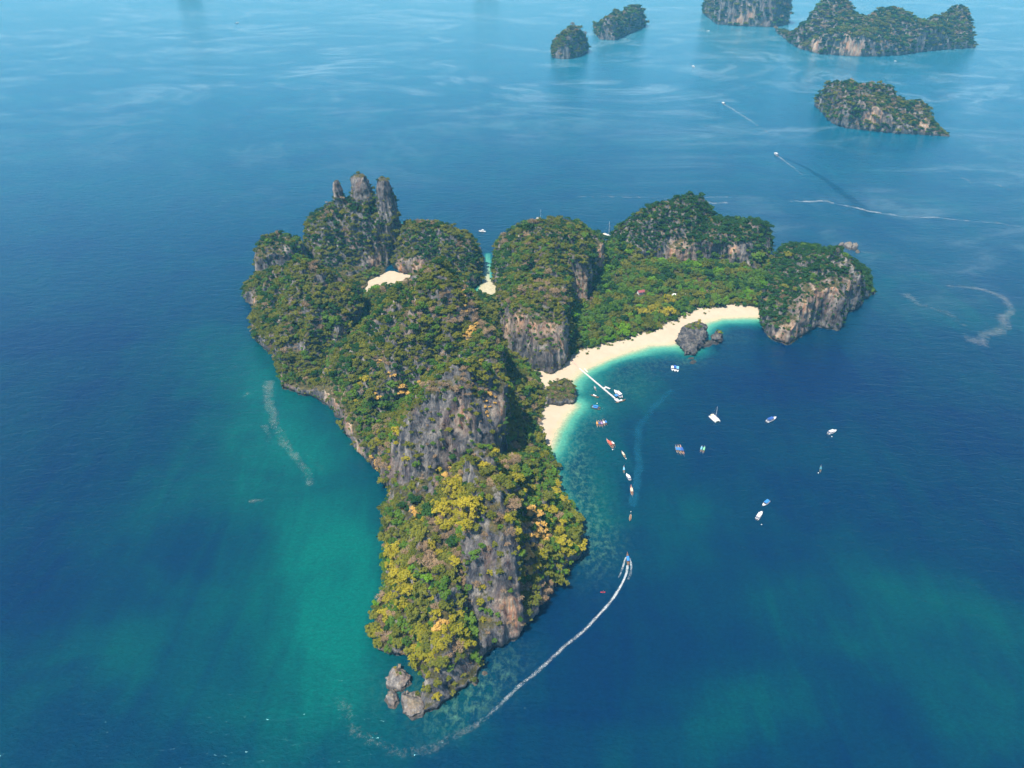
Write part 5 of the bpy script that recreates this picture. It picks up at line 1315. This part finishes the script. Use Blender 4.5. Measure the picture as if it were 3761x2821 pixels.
# ---------------------------------------------------------------- floating jetty
def jetty():
    e = thing('floating_jetty', 'long white floating jetty running from the sand into the bay', 'jetty')
    a = W(2128, 1352, 0.5); b = W(2262, 1465, 0.5); d = b - a; L = np.hypot(d[0], d[1]); ang = math.atan2(d[1], d[0])
    e.location = (a[0], a[1], 0); e.rotation_euler = (0, 0, ang)
    n = int(L // 2.0); rr = random.Random(4)
    proto = None
    for i in range(n):
        if proto is None:
            m = MB().box(-0.97, 0.97, -0.85, 0.85, -0.25, 0.42); m.box(-0.9, 0.9, -0.75, 0.75, 0.424, 0.47)
            proto = m.build('float_module', BM['float'], e); o = proto
        else:
            o = proto.copy(); COL.objects.link(o); o.parent = e
        o.location = (1.0 + i * 2.0, 0, rr.uniform(-0.02, 0.02)); o.rotation_euler = (0, 0, rr.uniform(-.012, .012))
    for y in (-0.93, 0.93):
        for i in range(0, n, 4):
            MB().tube((1 + i * 2.0, y, -1.0), (1 + i * 2.0, y, 1.3), 0.07).build('mooring_post', BM['grey'], e)
    for i in range(3):
        for j in range(2):
            o = proto.copy(); COL.objects.link(o); o.parent = e; o.location = (L + 0.4 + i * 2.0, -0.9 + j * 1.8, 0)
    h = W(2262, 1465, 0.5)
    # thin walkway over the sand
    s = thing('beach_walkway', 'thin plank walkway across the sand leading to the jetty', 'walkway')
    p0 = W(2095, 1321, 2.2); s.location = p0; dd = np.array([a[0], a[1], 0.6]) - p0; ln = np.hypot(dd[0], dd[1])
    s.rotation_euler = (0, -math.atan2(dd[2], ln) * 1.0, math.atan2(dd[1], dd[0]))
    m = int(ln // 1.2)
    pr = MB().box(0.03, 1.15, -0.4, 0.4, 0.10, 0.18).build('plank', BM['pink'], s)
    for i in range(1, m):
        o = pr.copy(); COL.objects.link(o); o.parent = s; o.location = (i * 1.2, 0, 0)
    t = thing('floating_platform', 'short white float arm branching off the jetty by the shore', 'float')
    for i in range(4):
        m_ = MB().box(i * 2.0, i * 2.0 + 1.9, -0.7, 0.7, -0.2, 0.45).build('float_module', BM['float'], t)
    q0, q1 = W(2146, 1354), W(2164, 1375); t.location = q0; t.rotation_euler = (0, 0, math.atan2(q1[1] - q0[1], q1[0] - q0[0]))
    t = thing('floating_platform', 'small bent white float just past the middle of the jetty', 'float')
    for x, y in ((0, 0), (2, 0), (4, 0), (0, -1.9)):
        MB().box(x, x + 1.9, y - 0.9, y + 0.9, -0.2, 0.45).build('float_module', BM['float'], t)
    q0, q1 = W(2222, 1421), W(2243, 1430); t.location = q0; t.rotation_euler = (0, 0, math.atan2(q1[1] - q0[1], q1[0] - q0[0]))
    # blue sun awning at the head of the jetty
    t = thing('awning', 'bright blue awning on posts over the head of the jetty', 'awning')
    canopy_roof(-1.6, 1.6, 1.3, 2.4, 0.25).build('fabric', BM['blue'], t)
    for x in (-1.4, 1.4):
        for y in (-1.1, 1.1):
            MB().tube((x, y, 0), (x, y, 2.4), 0.04).build('post', BM['grey'], t)
    q = W(2263, 1459, 0.5); t.location = (q[0], q[1], 0.45); t.rotation_euler = (0, 0, ang)
jetty()
# ---------------------------------------------------------------- small buildings behind the beach
def ground_at(u, v):
    p = hit(u, v)
    return p if p is not None else W(u, v, 5)
def house(label, u, v, w, d, h, rot, roof='roof'):
    e = thing('house', label, 'building'); p = ground_at(u, v); e.location = p; e.rotation_euler = (0, 0, rot)
    MB().box(-w / 2, w / 2, -d / 2, d / 2, -0.5, h).build('wall', BM['white'], e)
    m = MB(); o_ = 0.7
    for s in (-1, 1):
        m.loft([[(-w / 2 - o_, s * (d / 2 + o_), h - 0.2), (w / 2 + o_, s * (d / 2 + o_), h - 0.2)], [(-w / 2 - o_, 0, h + d * 0.32), (w / 2 + o_, 0, h + d * 0.32)], ], caps=False)
        m.loft([[(-w / 2 - o_, s * (d / 2 + o_), h - 0.05), (w / 2 + o_, s * (d / 2 + o_), h - 0.05)], [(-w / 2 - o_, 0, h + d * 0.32 + 0.15), (w / 2 + o_, 0, h + d * 0.32 + 0.15)]], caps=False)
    m.build('roof', BM[roof], e)
    for s in (-1, 1):
        MB().quad((s * (w / 2 - 0.01), -d / 2, h), (s * (w / 2 - 0.01), d / 2, h), (s * (w / 2 - 0.01), 0, h + d * 0.31)).build('gable', BM['white'], e)
    MB().box(-0.5, 0.5, -d / 2 - 0.06, -d / 2 + 0.02, 0, 2.1).build('door', BM['wood'], e)
    for x in (-w / 3, w / 3):
        MB().box(x - 0.6, x + 0.6, -d / 2 - 0.05, -d / 2 + 0.02, 0.9, 2.0).build('window', BM['glass'], e)
    return e
for a_ in HOUSES:
    house(*a_)
def beach_tent():
    e = thing('sun_tent', 'small red sun tent under the trees at the back of the long beach', 'tent'); p = ground_at(2284, 1226); e.location = p
    MB().loft([[(-2.2, -1.4, 1.8), (2.2, -1.4, 1.8)], [(-2.2, 0, 2.5), (2.2, 0, 2.5)], [(-2.2, 1.4, 1.8), (2.2, 1.4, 1.8)], [(-2.2, 1.4, 1.7), (2.2, 1.4, 1.7)], [(-2.2, 0, 2.4), (2.2, 0, 2.4)], [(-2.2, -1.4, 1.7), (2.2, -1.4, 1.7)]], caps=False).build('fabric', BM['red'], e)
    for x in (-2.1, 2.1):
        for y in (-1.3, 1.3):
            MB().tube((x, y, -0.3), (x, y, 1.8), 0.05).build('post', BM['grey'], e)
beach_tent()
# ---------------------------------------------------------------- foam and wakes
def foam_mat(name, thr=0.5, alpha=0.9, scale=0.6, col=(0.78, 0.82, 0.82)):
    t = NT(name)
    at = t.n('ShaderNodeAttribute', attribute_name='foam').outputs['Fac']
    n1 = t.noise(t.pos((scale, scale, scale)), 1.0, 6, 0.7, 0.8)
    n2 = t.noise(t.pos((scale * 0.2, scale * 0.2, scale * 0.2)), 1.0, 4, 0.6, 0.5)
    f = t.math('ADD', t.math('ADD', t.math('MULTIPLY', n1, 0.65), t.math('MULTIPLY', n2, 0.35)), t.math('MULTIPLY', at, 0.34))
    a = t.math('MULTIPLY', t.ramp(f, [(thr, 0.0), (thr + 0.26, 1.0)]), alpha)
    a = t.math('MULTIPLY', a, t.ramp(at, [(0.0, 0.0), (0.3, 1.0)]))
    d = t.n('ShaderNodeBsdfDiffuse', {'Color': col})
    tr = t.n('ShaderNodeBsdfTransparent')
    return t.done(t.n('ShaderNodeMixShader', {0: a, 1: tr.outputs[0], 2: d.outputs[0]}))
FM = foam_mat('wake_foam', 0.58, 0.52, 0.9, (0.66, 0.76, 0.78))
SM = foam_mat('scum_foam', 0.60, 0.19, 0.45, (0.50, 0.50, 0.46))
SF = foam_mat('scum_foam_far', 0.60, 0.34, 0.09, (0.62, 0.62, 0.62))
def ribbon(name, px, w0, w1, s0, s1, mat, label, cat, z=0.05, wob=0.0, seed=0, group=None):
    P = np.array([W2(u, v) for u, v in px])
    # smooth resample
    seg = np.hypot(*np.diff(P, axis=0).T); t = np.concatenate([[0], seg.cumsum()]); n = max(12, int(t[-1] / max(1.2, min(w0, w1))))
    n = min(n, 260)
    ts = np.linspace(0, t[-1], n)
    c = np.stack([np.interp(ts, t, P[:, k]) for k in (0, 1)], 1)
    k_ = max(1, n // 24)
    ker = np.ones(2 * k_ + 1) / (2 * k_ + 1)
    cp = np.pad(c, ((k_, k_), (0, 0)), mode='edge'); cs = np.stack([np.convolve(cp[:, e], ker, 'valid') for e in (0, 1)], 1)
    d = np.gradient(cs, axis=0); d /= np.linalg.norm(d, axis=1)[:, None] + 1e-9
    nr = np.stack([-d[:, 1], d[:, 0]], 1)
    f = np.linspace(0, 1, n)
    w = (w0 + (w1 - w0) * f) * (1 + wob * noise3(ts / 12, 0 * ts + seed, 0 * ts))
    cs = cs + nr * (wob * 0.9 * w * noise3(ts / 25, 0 * ts + seed + 5, 0 * ts))[:, None]
    st = (s0 + (s1 - s0) * f) * (1 + 0.6 * wob * noise3(ts / 30, 0 * ts + seed + 11, 0 * ts))
    V = []; A = []
    cols = (-1, -0.6, -0.2, 0.2, 0.6, 1)
    for q in cols:
        V.append(np.concatenate([cs + nr * (w * q / 2)[:, None], np.full((n, 1), z)], 1)); A.append(np.clip(st * (1 - abs(q) ** 2.0), 0, 1))
    V = np.stack(V, 1).reshape(-1, 3); A = np.stack(A, 1).reshape(-1)
    m = len(cols); idx = np.arange(n * m).reshape(n, m)
    Q = np.stack([idx[:-1, :-1], idx[1:, :-1], idx[1:, 1:], idx[:-1, 1:]], -1).reshape(-1, 4)
    me = new_mesh(name, V, Q); add_attr(me, 'foam', A)
    o = link(name, me, mat, kind='stuff', label=label, category=cat)
    return o
WK = [(2306,2070),(2303,2090),(2295,2122),(2263,2185),(2218,2239),(2136,2325),(2069,2379),(1978,2461),(1888,2538),(1820,2605),(1770,2651),(1738,2669)]
ribbon('wake', WK, 2.2, 4.0, 1.0, 0.25, FM, 'long curving white wake behind the blue-canopied boat', 'wake', 0.06, 0.35, 1)
ribbon('wake', [(1770,2651),(1738,2669),(1640,2720),(1540,2755),(1462,2771),(1380,2740),(1290,2650),(1250,2540)], 6, 16, 0.5, 0.25, SM, 'faint old end of the curving wake off the headland tip', 'wake', 0.05, 0.4, 2)
ribbon('bow_wave', [(2299,2045),(2294,2062),(2288,2085),(2278,2110),(2270,2128)], 1.6, 2.6, 0.95, 0.25, FM, 'white bow wave left of the moving longtail boat', 'wake', 0.07, 0.3, 3)
ribbon('bow_wave', [(2308,2045),(2316,2060),(2320,2080),(2318,2105),(2306,2130)], 1.6, 3.0, 0.95, 0.35, FM, 'white bow wave right of the moving longtail boat', 'wake', 0.07, 0.3, 4)
ribbon('wake', [(2659,383),(2690,400),(2720,420),(2775,455),(2850,510)], 4, 12, 1.0, 0.12, SF, 'straight white wake of the speedboat left of the nearest far island', 'wake', 0.06, 0.2, 5)
ribbon('wake', [(2856,572),(2880,590),(2920,620),(2980,670)], 4, 8, 0.8, 0.1, SF, 'short wake of the speedboat in front of the nearest far island', 'wake', 0.06, 0.2, 6)
ribbon('wake', [(2600,114),(2540,113),(2470,112),(2390,110)], 7, 9, 1.0, 0.2, SF, 'straight white line of wake beside the block-shaped island', 'wake', 0.06, 0.1, 7)
ribbon('wake', [(2542,242),(2530,232),(2515,218)], 5, 8, 0.7, 0.1, SF, 'faint wake of the tiny boat below the block-shaped island', 'wake', 0.06, 0.1, 8)
ribbon('wake', [(3292,226),(3310,229)], 4, 6, 0.7, 0.1, SF, 'tiny wake close in front of the biggest far island', 'wake', 0.06, 0.1, 8)
DKW = foam_mat('dark_slick', 0.40, 0.24, 0.03, (0.001, 0.040, 0.095))  # weaker reflection of the smooth trail, painted as a dark colour
PLW = foam_mat('pale_trail', 0.44, 0.35, 0.06, (0.010, 0.110, 0.190))
ribbon('slick', [(2870,578),(2920,596),(2970,622),(3030,660),(3090,705),(3150,750),(3200,800)], 5, 26, 0.7, 0.35, DKW, 'dark smooth trail left on the water by a passing speedboat', 'wake', 0.045, 0.2, 41)
ribbon('slick', [(2470,1425),(2430,1470),(2380,1520),(2340,1565),(2345,1640),(2350,1700),(2335,1790),(2318,1870)], 9, 9, 0.4, 0.7, PLW, 'faint lighter blue trail between the moored longtail boats and the bay', 'wake', 0.045, 0.4, 42)
FL = [([(993,1390),(982,1439),(988,1483),(993,1527),(1026,1582),(1059,1648),(1109,1703),(1131,1746),(1142,1796)], 7, 5, 0.75, 0.5, SM, 'wavy line of drifting scum left of the island'),
      ([(971,1560),(978,1590),(992,1625)], 5, 4, 0.6, 0.4, SM, 'short scum streak beside the wavy line left of the island'),
      ([(911,1843),(945,1838),(977,1841)], 2.5, 2, 0.8, 0.4, SM, 'thin flat scum streak on the teal water left of the island'),
      ([(912,1440),(904,1455),(885,1468)], 3, 2, 0.6, 0.3, SM, 'tiny curved scum streak off the left shore'),
      ([(870,1345),(850,1352),(820,1362)], 3, 2, 0.6, 0.3, SM, 'tiny slanted scum streak off the left shore'),
      ([(1118,1660),(1160,1690),(1210,1760)], 4, 3, 0.4, 0.2, SM, 'faint scum streak under the left cliffs'),
      ([(3468,1050),(3535,1052),(3569,1057),(3641,1070),(3685,1092),(3719,1118),(3704,1140),(3687,1164),(3699,1198),(3675,1217),(3622,1232),(3584,1251),(3531,1237)], 4, 12, 0.75, 0.75, SM, 'hook-shaped line of pale scum on the right'),
      ([(3323,1073),(3352,1102),(3381,1121),(3424,1128),(3463,1145),(3511,1164),(3555,1203)], 9, 5, 0.65, 0.4, SM, 'slanting pale scum patch right of the orange cliff headland'),
      ([(2893,739),(2960,742),(2983,736),(3048,741),(3092,757),(3116,754),(3169,771),(3270,789),(3338,797),(3434,799),(3569,812),(3685,822),(3761,835)], 7, 5, 0.85, 0.5, SF, 'long thin pale foam line beyond the right headland'),
      ([(2560,742),(2581,741),(2626,748),(2676,744)], 12, 7, 0.9, 0.5, SF, 'pale foam streak just behind the back hill'),
      ([(2090,722),(2250,724),(2400,726),(2480,732),(2640,722),(2700,728)], 6, 6, 0.5, 0.3, SF, 'very thin pale foam line behind the back hill'),
      ([(3530,652),(3555,662),(3574,680)], 9, 6, 0.7, 0.3, SF, 'short pale streak on the far right water'),
      ([(3603,655),(3666,680),(3723,704)], 7, 6, 0.6, 0.3, SF, 'thin slanting pale streak at the far right'),
      ([(2690,900),(2740,925),(2790,940),(2830,955)], 14, 8, 0.45, 0.25, SM, 'faint scum behind the back hill, left of the reef rocks'),
      ([(3160,923),(3230,928),(3305,932)], 5, 4, 0.5, 0.3, SM, 'thin pale streak right of the far reef rocks')]
for i, (px, w0, w1, s0, s1, mt, lb) in enumerate(FL):
    q_ = 1.3 if mt is SF else 2.2
    w0, w1, s0, s1 = w0 * q_, w1 * q_, s0 * 0.85, s1 * 0.85
    ribbon('foam_streak', px, w0, w1, s0, s1, mt, lb, 'foam', 0.05, 0.55, 20 + i)
# ---------------------------------------------------------------- sea haze
bm = bmesh.new()
bmesh.ops.create_cube(bm, size=1.0)
for v in bm.verts:
    v.co = Vector((v.co.x * 31000, v.co.y * 19500 + 6750, (v.co.z + 0.5) * 446 - 8))
me = bpy.data.meshes.new('haze'); bm.to_mesh(me); bm.free()
hm = bpy.data.materials.new('haze'); hm.use_nodes = True
hm.node_tree.nodes.clear()
ho = hm.node_tree.nodes.new('ShaderNodeOutputMaterial')
pv = hm.node_tree.nodes.new('ShaderNodeVolumePrincipled')
pv.inputs['Color'].default_value = (0.17, 0.64, 1.0, 1)
pv.inputs['Density'].default_value = HAZE
pv.inputs['Anisotropy'].default_value = 0.0
for k in ('Density Attribute', 'Color Attribute', 'Temperature Attribute'):
    if k in pv.inputs: pv.inputs[k].default_value = ''
try:
    hm.cycles.homogeneous_volume = True
except Exception:
    pass
hm.node_tree.links.new(pv.outputs[0], ho.inputs['Volume'])
me.materials.append(hm)
link('haze', me, None, kind='stuff', label='thin pale blue sea haze lying over the whole bay', category='haze')
